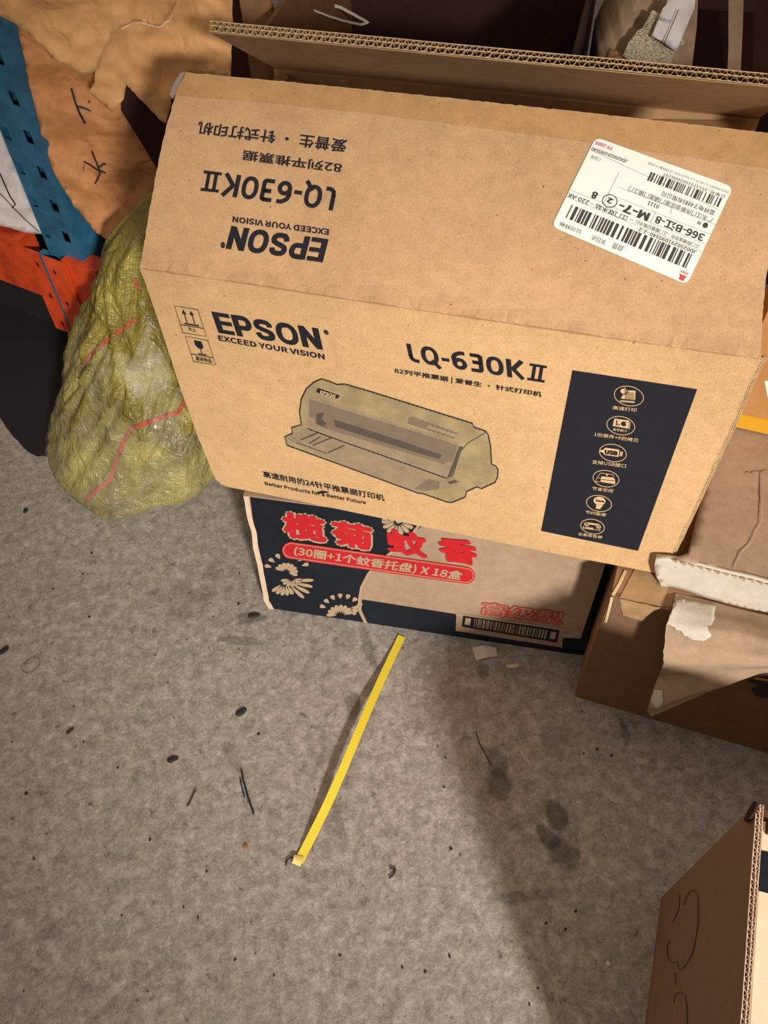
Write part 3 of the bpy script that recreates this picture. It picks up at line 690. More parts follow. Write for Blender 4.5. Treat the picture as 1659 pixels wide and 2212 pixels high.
# ================================================================ yellow woven sack in film
sack_rows = [  # photo row at the sack's mid plane, centre x, half width (px)
    (475, 345, 60), (520, 335, 85), (560, 318, 98), (600, 312, 100), (640, 312, 99), (680, 312, 108), (720, 312, 124), (770, 314, 144), (830, 314, 165), (890, 312, 188), (945, 308, 210), (985, 304, 224), (1015, 300, 230), (1035, 298, 226)]
Ysk = 1.0
secs = []
for py, cx_, hw in sack_rows:
    a = at(cx_-hw, py, (0, Ysk, 0), (0, 1, 0)); b = at(cx_+hw, py, (0, Ysk, 0), (0, 1, 0)); secs.append(((a.x+b.x)/2, (a.z+b.z)/2, (b.x-a.x)/2))
zs = [s[1] for s in secs]; ztop = zs[0]; zlow = zs[-1]
def sec(z):
    if z >= zs[0]: return secs[0][0], secs[0][2]
    for i in range(len(zs)-1):
        if zs[i] >= z >= zs[i+1]:
            t_ = (zs[i]-z)/(zs[i]-zs[i+1]); return secs[i][0]*(1-t_)+secs[i+1][0]*t_, secs[i][2]*(1-t_)+secs[i+1][2]*t_
    return secs[-1][0], secs[-1][2]
def sack_pt(th, v, off=0.0, film=False):
    z = ztop*(1-v); x, rx = sec(max(z, 0.03)); ry = rx*.92 + .0
    if z < .04: rx *= math.sqrt(max(0, 1-((.04-z)/.04)**2*.10))
    ry = rx*(.90 + .10*max(0, 1-z/.2))
    hN = z/ztop
    ridge = lambda s: 1-2*abs(s)
    fold = ridge(hashn(th*2.2+z*9, z*7, 4.0))*.020*math.exp(-((hN-.55)/.30)**2)
    fold += ridge(hashn(th*5.5-z*16, z*5, 9.0))*.014*math.exp(-((hN-.45)/.28)**2)
    fold += .010*math.sin(th*9+z*20)*max(0, hN-.55)*1.2 + .012*hashn(math.cos(th)*2, math.sin(th)*2, z*7)
    fold += .004*hashn(math.cos(th)*9, math.sin(th)*9, z*30)
    if hN < .25: fold += .004*math.sin(z*150+2.0*math.sin(th*2))*(1-hN/.25)
    if film: fold = fold*.75 + .003*abs(hashn(th*9, z*22, 2)) 
    x += .03*max(0, hN-.6); y = Ysk + .045*hN + .0*max(0, hN-.5)
    return V((x + (rx+fold+off)*math.cos(th), y + (ry+fold+off)*math.sin(th), max(z, .0015)))
def sack_mesh(nr, nth, v0, v1, off, film=False, th0=0, th1=2*math.pi):
    vs, fs = [], []; full = abs(th1-th0-2*math.pi) < 1e-6; cols = nth if full else nth+1
    for i in range(nr+1):
        for j in range(cols): vs.append(sack_pt(th0+(th1-th0)*j/nth, v0+(v1-v0)*i/nr, off, film))
    for i in range(nr):
        for j in range(nth):
            a = i*cols+j; b = i*cols+(j+1) % cols; fs.append((a, b, b+cols, a+cols))
    return vs, fs, cols
def woven():
    mt, t, b = nt('woven_yellow_sack'); tc = N(t, 'ShaderNodeTexCoord').outputs['Object']
    mpn = N(t, 'ShaderNodeMapping'); mpn.inputs['Rotation'].default_value = (0, math.radians(28), 0); t.links.new(tc, mpn.inputs[0])
    sx = N(t, 'ShaderNodeSeparateXYZ'); t.links.new(mpn.outputs[0], sx.inputs[0])
    a = math_n(t, 'SINE', math_n(t, 'MULTIPLY', sx.outputs[0], 1150.0)); c_ = math_n(t, 'SINE', math_n(t, 'MULTIPLY', sx.outputs[2], 1150.0))
    wv = math_n(t, 'MULTIPLY', a, c_)
    n = N(t, 'ShaderNodeTexNoise', i_Scale=14.0, i_Detail=4.0); t.links.new(tc, n.inputs['Vector'])
    c = ramp(t, n.outputs[0], [(.3, K(92, 82, 32)), (.52, K(134, 122, 50)), (.75, K(182, 170, 82))])
    c = mixc(t, ramp(t, wv, [(.0, (.0,)*3), (.6, (.5,)*3)]), c, K(112, 100, 40))
    t.links.new(c, b.inputs['Base Color']); b.inputs['Roughness'].default_value = .38; b.inputs['Specular IOR Level'].default_value = .6
    n2 = N(t, 'ShaderNodeTexNoise', i_Scale=38.0, i_Detail=4.0, i_Distortion=1.0); t.links.new(tc, n2.inputs['Vector'])
    h = math_n(t, 'ADD', math_n(t, 'MULTIPLY', wv, .10), math_n(t, 'MULTIPLY', math_n(t, 'ABSOLUTE', math_n(t, 'SUBTRACT', n2.outputs[0], .5)), 6.0)); bump(t, b, h, .6, .004)
    return mt
def film_mat(name, alpha, rough, tint=(1, 1, 1)):
    mt, t, b = nt(name); b.inputs['Base Color'].default_value = (*tint, 1); b.inputs['Roughness'].default_value = rough; b.inputs['Alpha'].default_value = alpha
    b.inputs['Specular IOR Level'].default_value = .9; tc = N(t, 'ShaderNodeTexCoord').outputs['Object']
    n = N(t, 'ShaderNodeTexNoise', i_Scale=26.0, i_Detail=3.0, i_Distortion=1.5); t.links.new(tc, n.inputs['Vector'])
    g = math_n(t, 'ABSOLUTE', math_n(t, 'SUBTRACT', n.outputs[0], .5)); bump(t, b, g, .7, .02)
    f = ramp(t, g, [(.0, (alpha*1.8,)*3), (.06, (alpha,)*3), (.2, (alpha*.8,)*3)]); t.links.new(f, b.inputs['Alpha'])
    return mt
M['woven'] = woven(); M['film'] = film_mat('clear_film', .09, .13, (.80, .79, .62)); M['film_patch'] = film_mat('shiny_film', .05, .05, (.9, .9, .84))
sack = thing('woven_sack', 'bulging yellow woven sack wrapped in clear film, on the floor by the blue rack post', 'sack', (-.38, 1.01, 0))
svs, sfs, cols = sack_mesh(110, 168, 0, 1, 0)
n0 = len(svs); svs.append(V((svs[0].x-.02, Ysk+.05, ztop+.004))); svs.append(V((-.38, 1.01, .0015)))
for j in range(168): sfs.append((n0, (j+1) % 168, j)); sfs.append((n0+1, 110*168+j, 110*168+(j+1) % 168))
body = recalc(obj('sack_body', svs, sfs, M['woven'], sack, smooth=True))
fv, ff_, _ = sack_mesh(80, 130, .40, 1, .0045, True)
recalc(obj('film_wrap', fv, ff_, M['film'], sack, smooth=True, label='thin clear film stretched over the sack'))
bvh = BVHTree.FromPolygons(svs, sfs)
def on_sack(px, py, h):
    r = ray(px, py).normalized(); loc, nrm, idx, dist = bvh.ray_cast(CAM, r)
    if loc is None: return None
    return loc - r*h
def ribbon_on(path, wpx, h, mat, name, label=None):
    pts = [V(p) for p in resample(path, 6, .8, 2, closed=False)]; vs, fs = [], []; prev = False
    for i, p in enumerate(pts):
        a = pts[max(0, i-1)]; b = pts[min(len(pts)-1, i+1)]; dd = (b-a).normalized(); q = V((-dd.y, dd.x))*wpx*.5
        A, B = on_sack(p.x+q.x, p.y+q.y, h), on_sack(p.x-q.x, p.y-q.y, h)
        if A is None or B is None: prev = False; continue
        vs += [A, B]
        if prev: k = len(vs); fs.append((k-4, k-3, k-1, k-2))
        prev = True
    if fs: obj(name, vs, fs, mat, sack, label=label)
M['thread'] = kraft('red_woven_thread', K(176, 86, 70), .9, .2, .5)
ribbon_on([(404, 860), (385, 890), (340, 905), (285, 925), (266, 955), (250, 1000), (238, 1036), (200, 1066), (170, 1095), (138, 1122)], 9, .0012, M['thread'], 'red_stripe', 'red woven stripe')
ribbon_on([(292, 690), (262, 712), (228, 738), (190, 772), (165, 800)], 8, .0012, M['thread'], 'red_stripe', 'red woven stripe')
ribbon_on([(290, 600), (294, 612), (300, 628)], 8, .0012, M['thread'], 'red_stripe', 'red woven stripe')
# loose film patch near the carton corner
fpoly = [(326, 682), (332, 700), (322, 735), (340, 745), (368, 790), (372, 830), (345, 848), (320, 856), (296, 858), (275, 842), (268, 815), (262, 798), (290, 770), (305, 728), (318, 700)]
def fpatch(x, y):
    p = on_sack(x, y, .006 + .008*abs(hashn(x*.03, y*.02, 3))); 
    return p if p is not None else at(x, y, (0, Ysk-.13, 0), (0, 1, 0))
vs, fs = sheet(fpoly, fpatch, 7, lambda x, y: V((0, .0005, 0)), jag=3, seed=2)
recalc(obj('film_patch', vs, fs, M['film_patch'], sack, smooth=True, label='crinkled shiny scrap of clear film'))

# ================================================================ blue rack
def steel(name, col, rough=.45):
    mt, t, b = nt(name); tc = N(t, 'ShaderNodeTexCoord').outputs['Object']
    n = N(t, 'ShaderNodeTexNoise', i_Scale=22.0, i_Detail=6.0, i_Roughness=.7); t.links.new(tc, n.inputs['Vector'])
    c = ramp(t, n.outputs[0], [(.3, tuple(x*.55 for x in col)), (.5, col), (.72, tuple(min(1, x*1.25+.01) for x in col))]); t.links.new(c, b.inputs['Base Color'])
    b.inputs['Roughness'].default_value = rough; return mt
M['blue'] = steel('blue_enamel', K(44, 104, 138)); M['orange'] = steel('orange_enamel', K(214, 74, 30)); M['hole_shade'] = plain('hollow_shade_black', K(22, 18, 20), .9)
rack = thing('storage_rack', 'blue perforated steel rack post with orange beams at the left', 'storage rack', (-.56, 1.19, 0))
Yp = 1.17
RO = V((-.5, 1.17, 0)); ru = V((math.cos(-.52), math.sin(-.52), 0)); rd = V((-ru.y, ru.x, 0))
def RK(x, y, z): return RO + ru*x + rd*y + UP*z
def rl(px, py, y=0.0):                       # local rack coordinates (along, height) at depth y
    p = at(px, py, RO + rd*y, -rd); return (p-RO).dot(ru), p.z
def rslab(name, x, y, z, sx, sy, sz, mat, par): return slab_obj(name, RK(x, y, z), ru*sx, rd*sy, UP*sz, mat, par)
def pp(px, py, y=Yp): return at(px, py, (0, y, 0), (0, 1, 0))
# post: front web with two rows of holes, built as a plate with real holes, plus side returns
xL = rl(48, 400)[0]; xR = rl(119, 400)[0]; wpost = xR-xL; xc = (xL+xR)/2
zr = [rl(x, y)[1] for x, y in ((28, 213), (58, 295), (90, 373), (117, 445), (141, 512))]; pitch = (zr[0]-zr[-1])/4
xh1, xh2, zl0 = rl(90, 373)[0], rl(43, 364)[0], rl(43, 364)[1]
hw_, hh_ = .0072, .0100; holes = []
for k in range(-8, 9): holes.append((xh1, zr[-1]+k*pitch)); holes.append((xh2, zl0+k*pitch))
holes = [(x, z) for x, z in holes if .02 < z < 1.12]
def plate(x0, x1, z0, z1, hol, y, t_, hw_, hh_):
    pts = [V((x0, z0)), V((x1, z0)), V((x1, z1)), V((x0, z1))]; eds = [(0, 1), (1, 2), (2, 3), (3, 0)]; rects = []
    for hx, hz in hol:
        n = len(pts); pts += [V((hx-hw_, hz-hh_)), V((hx+hw_, hz-hh_)), V((hx+hw_, hz+hh_)), V((hx-hw_, hz+hh_))]; eds += [(n, n+1), (n+1, n+2), (n+2, n+3), (n+3, n)]
    v2, e2, f2, *_r = delaunay_2d_cdt(pts, eds, [], 1, 1e-6)
    keep = []
    for f in f2:
        c = sum((v2[i] for i in f), V((0, 0)))/len(f)
        if not any(abs(c.x-hx) < hw_ and abs(c.y-hz) < hh_ for hx, hz in hol): keep.append(tuple(f))
    Nn_ = len(v2); vs = [RK(v.x, y, v.y) for v in v2] + [RK(v.x, y+t_, v.y) for v in v2]
    fs = keep + [tuple(i+Nn_ for i in reversed(f)) for f in keep]; cnt = {}
    for f in keep:
        for i in range(len(f)):
            a, b = f[i], f[(i+1) % len(f)]; cnt.setdefault((min(a, b), max(a, b)), []).append((a, b))
    for l in cnt.values():
        if len(l) == 1: a, b = l[0]; fs.append((b, a, a+Nn_, b+Nn_))
    return vs, fs
po = recalc(obj('post', *plate(xL, xR, 0.0, 1.15, holes, 0, .002, hw_, hh_), M['blue'], rack))
rslab('post_side', xR-.002, .002, 0, .002, .05, 1.15, M['blue'], po); rslab('post_side', xL, .002, 0, .002, .05, 1.15, M['blue'], po)
rslab('post_shade_plate', xL+.002, .05, 0, wpost-.004, .002, 1.15, M['hole_shade'], po)  # near-black plate standing in for the shade inside the post
zt_, zb_ = rl(60, 513)[1], rl(60, 614)[1]
xs_ = rl(134, 640)[0]; zpt, zpb = rl(115, 545)[1], rl(150, 706)[1]      # slit between the two end plates
bm = rslab('beam', -1.2, -.012, zb_, 1.2+xs_-.034, .033, zt_-zb_, M['orange'], rack)
rslab('beam_lip', -1.2, -.0135, zt_-.012, 1.2+xs_-.034, .0015, .012, M['orange'], bm)
bp0 = xs_-.034
br = recalc(obj('end_plate', *plate(bp0, xs_, zpb, zpt, [((bp0+xs_)/2+.004, zpb+(zpt-zpb)*v_) for v_ in (.10, .46, .84)], -.013, .003, .0045, .006), M['orange'], rack))
rslab('end_plate', xs_+.001, -.012, zpb-.01, .010, .012, zpt-zpb+.01, M['blue'], rack)
br2 = recalc(obj('end_plate', *plate(xs_+.012, xs_+.058, zpb, zpt, [(xs_+.026, zpb+(zpt-zpb)*v_) for v_ in (.46, .84)], -.016, .003, .0045, .006), M['orange'], rack))
bm2 = rslab('beam', xs_+.050, -.012, zb_-.01, .07, .033, zt_-zb_, M['orange'], rack)
rslab('shelf_board', -1.2, .06, zt_-.03, 1.2+xR, .5, .02, M['maroon'], rack)
shade_black = plain('painted_shade_black', K(24, 20, 20), .8)  # near-black of the added block and sheet that stand in for rack shadow
slab_obj('shade_block', RK(-1.2, .07, 0), ru*(1.2+xL-.01), rd*.35, UP*(zb_-.02), shade_black, label='black plastic bin filling the space under the orange beam', cat='bin')  # added block standing in for the shade under the orange beam, no real bin
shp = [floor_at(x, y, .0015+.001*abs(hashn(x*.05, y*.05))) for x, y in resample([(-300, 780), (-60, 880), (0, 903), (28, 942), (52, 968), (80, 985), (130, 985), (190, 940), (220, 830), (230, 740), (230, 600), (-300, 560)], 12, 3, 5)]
obj('shade_sheet', shp + [v - UP*.001 for v in shp], [tuple(range(len(shp))), tuple(reversed(range(len(shp), 2*len(shp))))] + [(i, i+len(shp), (i+1) % len(shp)+len(shp), (i+1) % len(shp)) for i in range(len(shp))], shade_black, label='black sheet lying on the floor below the orange beam', cat='sheet')  # added sheet standing in for the rack shadow on the floor
# ================================================================ crumpled kraft paper bundle on the rack
def pap(y0, tilt, seed, amp=.016):
    def fn(px, py):
        p = pp(px, py, y0 + tilt*(py-250)/1000)
        n = .55*(1-2*abs(hashn(px*.008, py*.008, seed))) + .35*(1-2*abs(hashn(px*.018, py*.018, seed+3))) + .15*hashn(px*.05, py*.05, seed)
        return p - ray(px, py).normalized()*amp*n
    return fn
pb = thing('paper_bundle', 'torn crumpled brown paper bundle with two handwritten characters beside the blue rack post', 'paper bundle', (-.35, 1.12, .20))
A_ = [(24, 0), (34, 50), (48, 110), (62, 180), (82, 260), (98, 330), (122, 385), (160, 445), (205, 500), (255, 535), (300, 560), (420, 560), (420, 380), (344, 350), (330, 318), (320, 290), (300, 255), (272, 228), (262, 190), (262, 60), (200, 0)]
fnA = pap(1.17, -.06, 1.0, .022)
def bulgeA(x, y): 
    return V((.01, .10, .02))*max(.12, min(1, min((x-20)/120 if x > 20 else 0, 1, (560-y)/200)))
vs, fs = sheet(A_, fnA, 13, bulgeA, jag=2, seed=1)
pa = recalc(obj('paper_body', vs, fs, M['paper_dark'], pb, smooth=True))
B2_ = [(205, 150), (222, 105), (245, 62), (300, 35), (350, 20), (375, -40), (500, -60), (503, 60), (498, 168), (440, 160), (400, 158), (372, 215), (358, 268), (345, 258), (272, 183), (268, 215), (243, 241), (216, 222), (192, 200), (204, 178)]
vs, fs = sheet(B2_, pap(1.11, -.05, 5.0, .020), 13, lambda x, y: V((0, .004, 0)), jag=3, seed=6)
recalc(obj('paper_fold', vs, fs, M['paper'], pb, smooth=True, label='torn paper fold hanging at the right'))
B1_ = [(-60, -60), (400, -60), (380, 10), (345, 58), (318, 52), (290, 46), (262, 60), (245, 72), (232, 96), (222, 117), (214, 140), (203, 156), (180, 164), (145, 142), (110, 125), (85, 95), (60, 73), (30, 50), (0, 35), (-60, 10)]
vs, fs = sheet(B1_, pap(1.06, -.05, 8.0, .018), 12, lambda x, y: V((0, .004, 0)), jag=2.5, seed=3)
b1 = recalc(obj('paper_fold', vs, fs, M['paper'], pb, smooth=True, label='pale torn fold across the top'))
M['tear'] = kraft('white_torn_fibre', K(236, 214, 186), .2, .1)
tear = [(262, 62), (290, 46), (318, 52), (345, 59), (365, 45), (372, 32)]
fT = pap(1.06, -.05, 8.0, .018); vs, fs = [], []
for i, (x, y) in enumerate(resample(tear, 5, 2, 4, closed=False)):
    r = ray(x, y).normalized()*.003; vs += [fT(x, y-1)-r, fT(x, y+2.0)-r]
    if i: k = 2*i; fs.append((k-2, k-1, k+1, k))
obj('torn_edge', vs, fs, M['tear'], b1)
# maroon sheet painting the shade in the hollow between the folds
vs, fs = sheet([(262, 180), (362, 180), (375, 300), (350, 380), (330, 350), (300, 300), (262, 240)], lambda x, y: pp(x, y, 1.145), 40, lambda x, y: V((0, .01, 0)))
recalc(obj('paper_hollow_shade', vs, fs, M['maroon'], pb))
# handwriting
pbv = BVHTree.FromPolygons([tuple(v.co + WL[pb.name]) for v in pa.data.vertices], [tuple(p.vertices) for p in pa.data.polygons])
def stroke(pts, wpx, par=pa, mat=None):
    pts = [V(p) for p in resample(pts, 3, 0, closed=False)]; vs, fs = [], []
    for i, p in enumerate(pts):
        a = pts[max(0, i-1)]; b = pts[min(len(pts)-1, i+1)]; dd = (b-a).normalized(); q = V((-dd.y, dd.x))*wpx*.5
        for s in (1, -1):
            r = ray(p.x+s*q.x, p.y+s*q.y).normalized(); loc, *_x = pbv.ray_cast(CAM, r)
            if loc is None: loc = fnA(p.x, p.y)
            vs.append(loc - r*.0025)
        if i: k = 2*i; fs.append((k-2, k-1, k+1, k))
    obj('handwriting', vs, fs, mat or M['marker'], par)
for s, w_ in (([(154, 191), (163, 222), (172, 245), (184, 267)], 4.5), ([(165, 229), (180, 233), (196, 240)], 4), ([(191, 218), (194, 222)], 4),
              ([(198, 326), (207, 348), (214, 366), (216, 375), (210, 388), (205, 397)], 3.5), ([(181, 349), (196, 357), (208, 366), (229, 374)], 3.5), ([(210, 362), (218, 359), (224, 354), (229, 355)], 4), ([(182, 356), (180, 370)], 1.5)):
    stroke(s, w_)

# white film-wrapped sack behind the post
wv_ = [(-90, 250), (-20, 265), (5, 290), (25, 345), (45, 400), (70, 455), (92, 506), (60, 505), (20, 492), (-90, 470)]
fnW = pap(1.25, -.1, 12, .02)
wsk = thing('white_sack', 'white wrapped sack on the orange beam shelf behind the blue post', 'sack', (-.72, 1.3, zt_))
vs, fs = sheet(wv_, fnW, 12, lambda x, y: V((-.01, .14, .03)), jag=1)
recalc(obj('sack_body', vs, fs, M['white'], wsk, smooth=True))
for pts, w_ in (([(-2, 372), (10, 398), (22, 425), (33, 442), (25, 450)], 3), ([(0, 418), (30, 450), (58, 478), (84, 500)], 2.2)):
    vs, fs = [], []; rs = resample(pts, 4, 1, closed=False)
    for i, (x, y) in enumerate(rs):
        r = ray(x, y).normalized()*.004; vs += [fnW(x-w_/2, y)-r, fnW(x+w_/2, y)-r]
        if i: k = 2*i; fs.append((k-2, k-1, k+1, k))
    obj('dark_mark', vs, fs, M['marker'], wsk)
# brown carton on the low shelf, seen between post and paper
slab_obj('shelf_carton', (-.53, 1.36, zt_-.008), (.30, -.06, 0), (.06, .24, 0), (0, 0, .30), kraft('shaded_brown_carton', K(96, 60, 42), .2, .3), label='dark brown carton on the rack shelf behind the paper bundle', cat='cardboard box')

# ================================================================ open carton behind, shade put into its board colours, with odds and ends
bo = V((-.085, 1.16, 0)); bu = u; bd = d; bh = .60
dk = thing('rear_carton', 'large open carton behind the printer carton, shade put into its dark colour', 'cardboard box', tuple(bo + bu*.27 + bd*.22))
bo = bo - bu*.055
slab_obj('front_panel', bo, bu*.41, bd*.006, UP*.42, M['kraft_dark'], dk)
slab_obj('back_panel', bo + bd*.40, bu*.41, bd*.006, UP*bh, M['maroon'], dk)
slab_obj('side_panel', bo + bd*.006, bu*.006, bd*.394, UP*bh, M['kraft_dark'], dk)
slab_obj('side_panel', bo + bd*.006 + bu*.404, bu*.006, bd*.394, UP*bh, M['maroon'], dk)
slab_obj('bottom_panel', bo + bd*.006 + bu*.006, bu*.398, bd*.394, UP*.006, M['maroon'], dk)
slab_obj('standing_board', bo - bu*.065 + bd*.10, bu*.045, bd*.012, UP*.62, M['kraft_dull'], label='narrow brown board standing upright right of the crumpled paper', cat='board')
# loose grey strap loop
M['greystrap'] = plain('pale_strap', K(196, 188, 180), .3)
sp_ = [(648, 90), (664, 62), (684, 36), (700, 17), (712, 10), (735, 16), (765, 32), (795, 49), (780, 53), (745, 46), (712, 36), (672, 20), (640, 8), (610, 10), (580, 26)]
pts = [V(p) for p in resample(sp_, 5, .5, 1, closed=False)]; vs, fs = [], []
for i, p in enumerate(pts):
    a = pts[max(0, i-1)]; b = pts[min(len(pts)-1, i+1)]; dd = (b-a).normalized(); t_ = i/len(pts)
    wq = 17 if t_ < .24 else max(2.5, 8-6*t_); q = V((-dd.y, dd.x))*wq*.5; yy = 1.42 + .05*math.sin(t_*6)
    A, B = pp(p.x+q.x, p.y+q.y, yy), pp(p.x-q.x, p.y-q.y, yy); vs += [A, B, A+V((0, .001, 0)), B+V((0, .001, 0))]
    if i: k = 4*i; fs += [(k-4, k-3, k+1, k), (k-2, k, k+1 if False else k+2, k-2) if False else (k-2, k+2, k+3, k-1)]
obj('loose_strap', vs, fs, M['greystrap'], label='loose pale grey strap loop inside the dark rear carton', cat='strap')

# wrapped parcel with newspaper and a white slip
def news():
    mt, t, b = nt('newsprint'); tc = N(t, 'ShaderNodeTexCoord').outputs['Object']
    mpn = N(t, 'ShaderNodeMapping'); mpn.inputs['Rotation'].default_value = (0, math.radians(-20), 0); mpn.inputs['Scale'].default_value = (1, 1, 2.6); t.links.new(tc, mpn.inputs[0])
    n = N(t, 'ShaderNodeTexNoise', i_Scale=380.0, i_Detail=2.0); t.links.new(mpn.outputs[0], n.inputs['Vector'])
    c = ramp(t, n.outputs[0], [(.42, K(120, 112, 94)), (.52, K(205, 194, 166))]); t.links.new(c, b.inputs['Base Color']); b.inputs['Roughness'].default_value = .9
    return mt
M['news'] = news(); M['slip'] = plain('white_slip', K(238, 232, 234), .7); M['shadewrap'] = kraft('wrap_paper_brown', K(170, 144, 118), .2, .2)
par = thing('wrapped_parcel', 'parcel wrapped in newspaper with a white slip, standing behind the printer carton', 'parcel', (.47, 1.30, .10))
yP = 1.16
def pq(dy, amp=.006, s=3):
    return lambda x, y: pp(x, y, yP+dy) - ray(x, y).normalized()*amp*(1-2*abs(hashn(x*.02, y*.02, s)))
vs, fs = sheet([(1385, -40), (1510, -40), (1505, 60), (1492, 170), (1480, 240), (1285, 240), (1300, 150), (1318, 112), (1350, 60), (1372, 10)], pq(.01), 14, lambda x, y: V((0.01, .12, .01)))
pw = recalc(obj('wrapping', vs, fs, M['shadewrap'], par, smooth=True))
vs, fs = sheet([(1410, 22), (1388, 60), (1378, 66), (1360, 90), (1345, 120), (1356, 128), (1352, 165), (1440, 185), (1455, 115), (1478, 95), (1470, 50)], pq(-.018), 11, lambda x, y: V((0, .001, 0)), jag=2)
recalc(obj('newspaper', vs, fs, M['news'], par, smooth=True, label='crumpled newsprint'))
vs, fs = sheet([(1440, 10), (1432, 18), (1417, 55), (1407, 78), (1430, 90), (1455, 108), (1461, 112), (1478, 70), (1500, 18), (1505, -20), (1445, -20)], pq(-.030, .003), 14, lambda x, y: V((0, .001, 0)))
slp = recalc(obj('white_slip', vs, fs, M['slip'], par, smooth=True, label='white paper slip with a black line'))
sfce = Face(V((0, yP-.0335, 0)), (0, -1, 0))
line_on(sfce, [(1466, 20), (1450, 58), (1434, 96)], 1.6, M['marker'], slp, h=.004); text_on(sfce, '人 创 树', (1449, 43), (1424, 34), (1447, 52), M['marker'], slp, .0, h=.004)
vs, fs = sheet([(1320, 112), (1340, 118), (1354, 128), (1350, 200), (1298, 200), (1304, 148)], pq(-.004), 14, lambda x, y: V((0, .01, 0)), jag=1)
recalc(obj('wrapping_flap', vs, fs, M['kraft_dull'], par, smooth=True))
# boards standing right of the parcel
for nm, q_, y_, mt_, lb in (('upright_board', [(1312, -30), (1350, -30), (1352, 30), (1322, 90), (1302, 150), (1290, 200), (1296, 60)], 1.30, 'kraft_dark', 'grey-brown upright board left of the newspaper parcel'),
                        ('upright_board', [(1574, -40), (1607, -40), (1604, 60), (1598, 190), (1597, 230), (1566, 230), (1574, 100)], 1.14, 'kraft_grey', 'pale upright board edge right of the newspaper parcel'),
                        ('upright_board', [(1632, -40), (1720, -40), (1720, 240), (1625, 240)], 1.2, 'maroon', 'dark board in the top right corner behind the printer carton')):
    vs, fs = sheet(q_, lambda x, y, y_=y_: pp(x, y, y_), 30, lambda x, y: V((.004, .012, 0)), jag=1); 
    b_ = recalc(obj(nm, vs, fs, M[mt_], label=lb, cat='board'))
slab_obj('rear_side_carton', (.52, 1.42, 0), (.9, -.2, 0), (.1, .4, 0), (0, 0, .5), M['maroon'], label='dark maroon carton in the shade at the top right', cat='cardboard box')

# ================================================================ boxes at the right
gA = V((.2555, .4990, 0)); gu = V((.243, -.092, 0)).normalized(); gd = V((-gu.y, gu.x, 0)); gH = .272
big = thing('floor_carton', 'large brown carton on the floor with a torn flap hanging from its front', 'cardboard box', tuple(gA + gu*.3 + gd*.2))
gf = Face(gA, -gd)
gfront = slab_obj('front_panel', gA, gu*.60, gd*.006, UP*gH, kraft('floor_carton_board', K(122, 92, 70), .3, .15), big)
slab_obj('side_panel', gA + gd*.006, gu*.006, gd*.36, UP*gH, M['kraft_dull'], big)
slab_obj('side_panel', gA + gd*.006 + gu*.594, gu*.006, gd*.36, UP*gH, M['kraft_dull'], big)
slab_obj('back_panel', gA + gd*.366, gu*.60, gd*.006, UP*gH, M['kraft_dull'], big)
slab_obj('top_panel', gA + gd*.006 + gu*.006 + UP*(gH-.006), gu*.588, gd*.36, UP*.006, M['kraft_dull'], big)
tape_c = [(1368, 1232), (1352, 1262), (1340, 1290), (1330, 1320), (1322, 1350)]
gt = Face(gA + UP*gH, UP)
line_on(gt, [(1352, 1232), (1338, 1262), (1324, 1286)], 7, M['flute'], gfront, h=.0012, name='worn_corner')
line_on(gf, [(1322, 1290), (1316, 1316), (1308, 1345)], 6, M['flute'], gfront, h=.0012, name='worn_corner')
M['lit_tape'] = kraft('tape_with_painted_light', K(166, 134, 98), .2, .35, .4)  # tape tan that also paints the lit part of the box corner
poly_on(gt, resample([(1372, 1228), (1425, 1236), (1446, 1258), (1432, 1311), (1338, 1291)], 8, 1.0), M['lit_tape'], gfront, h=.0009, name='lit_tape_patch', label='tan packing tape over the upper left corner')  # tape patch that also paints the lit part of the box corner
poly_on(gf, resample([(1338, 1293), (1428, 1313), (1404, 1326), (1388, 1342), (1346, 1330)], 8, 1.5), M['lit_tape'], gfront, h=.0009, name='lit_tape_patch', label='tan packing tape over the upper left corner')  # tape patch that also paints the lit part of the box corner
# purple mark near the right edge
poly_on(gf, [(1612, 1472), (1640, 1462), (1700, 1455), (1700, 1500), (1655, 1508), (1632, 1504), (1622, 1488), (1640, 1480), (1652, 1494), (1670, 1490)], plain('purple_print', K(44, 24, 40), .6), gfront, name='printed_mark')
line_on(gf, [(1630, 1465), (1700, 1476)], 5, plain('yellow_print', K(196, 146, 40), .6), gfront, h=.0009)
# torn flap curling out and down
lp = [  # profile: distance out, height, photo x of torn left end
    (-.024, .275, 1460), (0.002, .283, 1453), (.022, .281, 1440), (.044, .262, 1434), (.052, .235, 1432), (.045, .205, 1426), (.040, .175, 1422), (.052, .145, 1408), (.062, .115, 1398), (.060, .085, 1404), (.052, .068, 1414)]
def flapcurl(s, t_):                         # s along gu metres, t_ 0..1 down
    k = t_*(len(lp)-1); i = min(int(k), len(lp)-2); f_ = k-i
    o_ = lp[i][0]*(1-f_)+lp[i+1][0]*f_; z_ = lp[i][1]*(1-f_)+lp[i+1][1]*f_
    rise = min(.19, 1.75*max(0, s-.015))*t_**1.5; o_ *= 1-.55*min(1, max(0, s)/.14)*t_
    o_ += .010*hashn(s*12, t_*3, 1)*t_ + .006*hashn(s*30, t_*9, 4)*t_
    return gA + gu*(.052+s) - gd*o_ + UP*(z_ + rise + .004*hashn(s*20, t_*6, 7))
vs, fs = [], []; nS, nT = 56, 44; edgeo = []
for j in range(nT+1):
    t_ = j/nT; P_ = None
    # torn left end: search s so the point projects on the ragged line
    k = t_*(len(lp)-1); i = min(int(k), len(lp)-2); f_ = k-i; tx = lp[i][2]*(1-f_)+lp[i+1][2]*f_ + 3*hashn(t_*30, 0, 2)
    s0 = 0
    for it in range(30):
        P_ = flapcurl(s0, t_) - CAM; px_ = CX + FPX*P_.dot(RX)/P_.dot(RF); s0 += (tx-px_)/1900
    edgeo.append(s0)
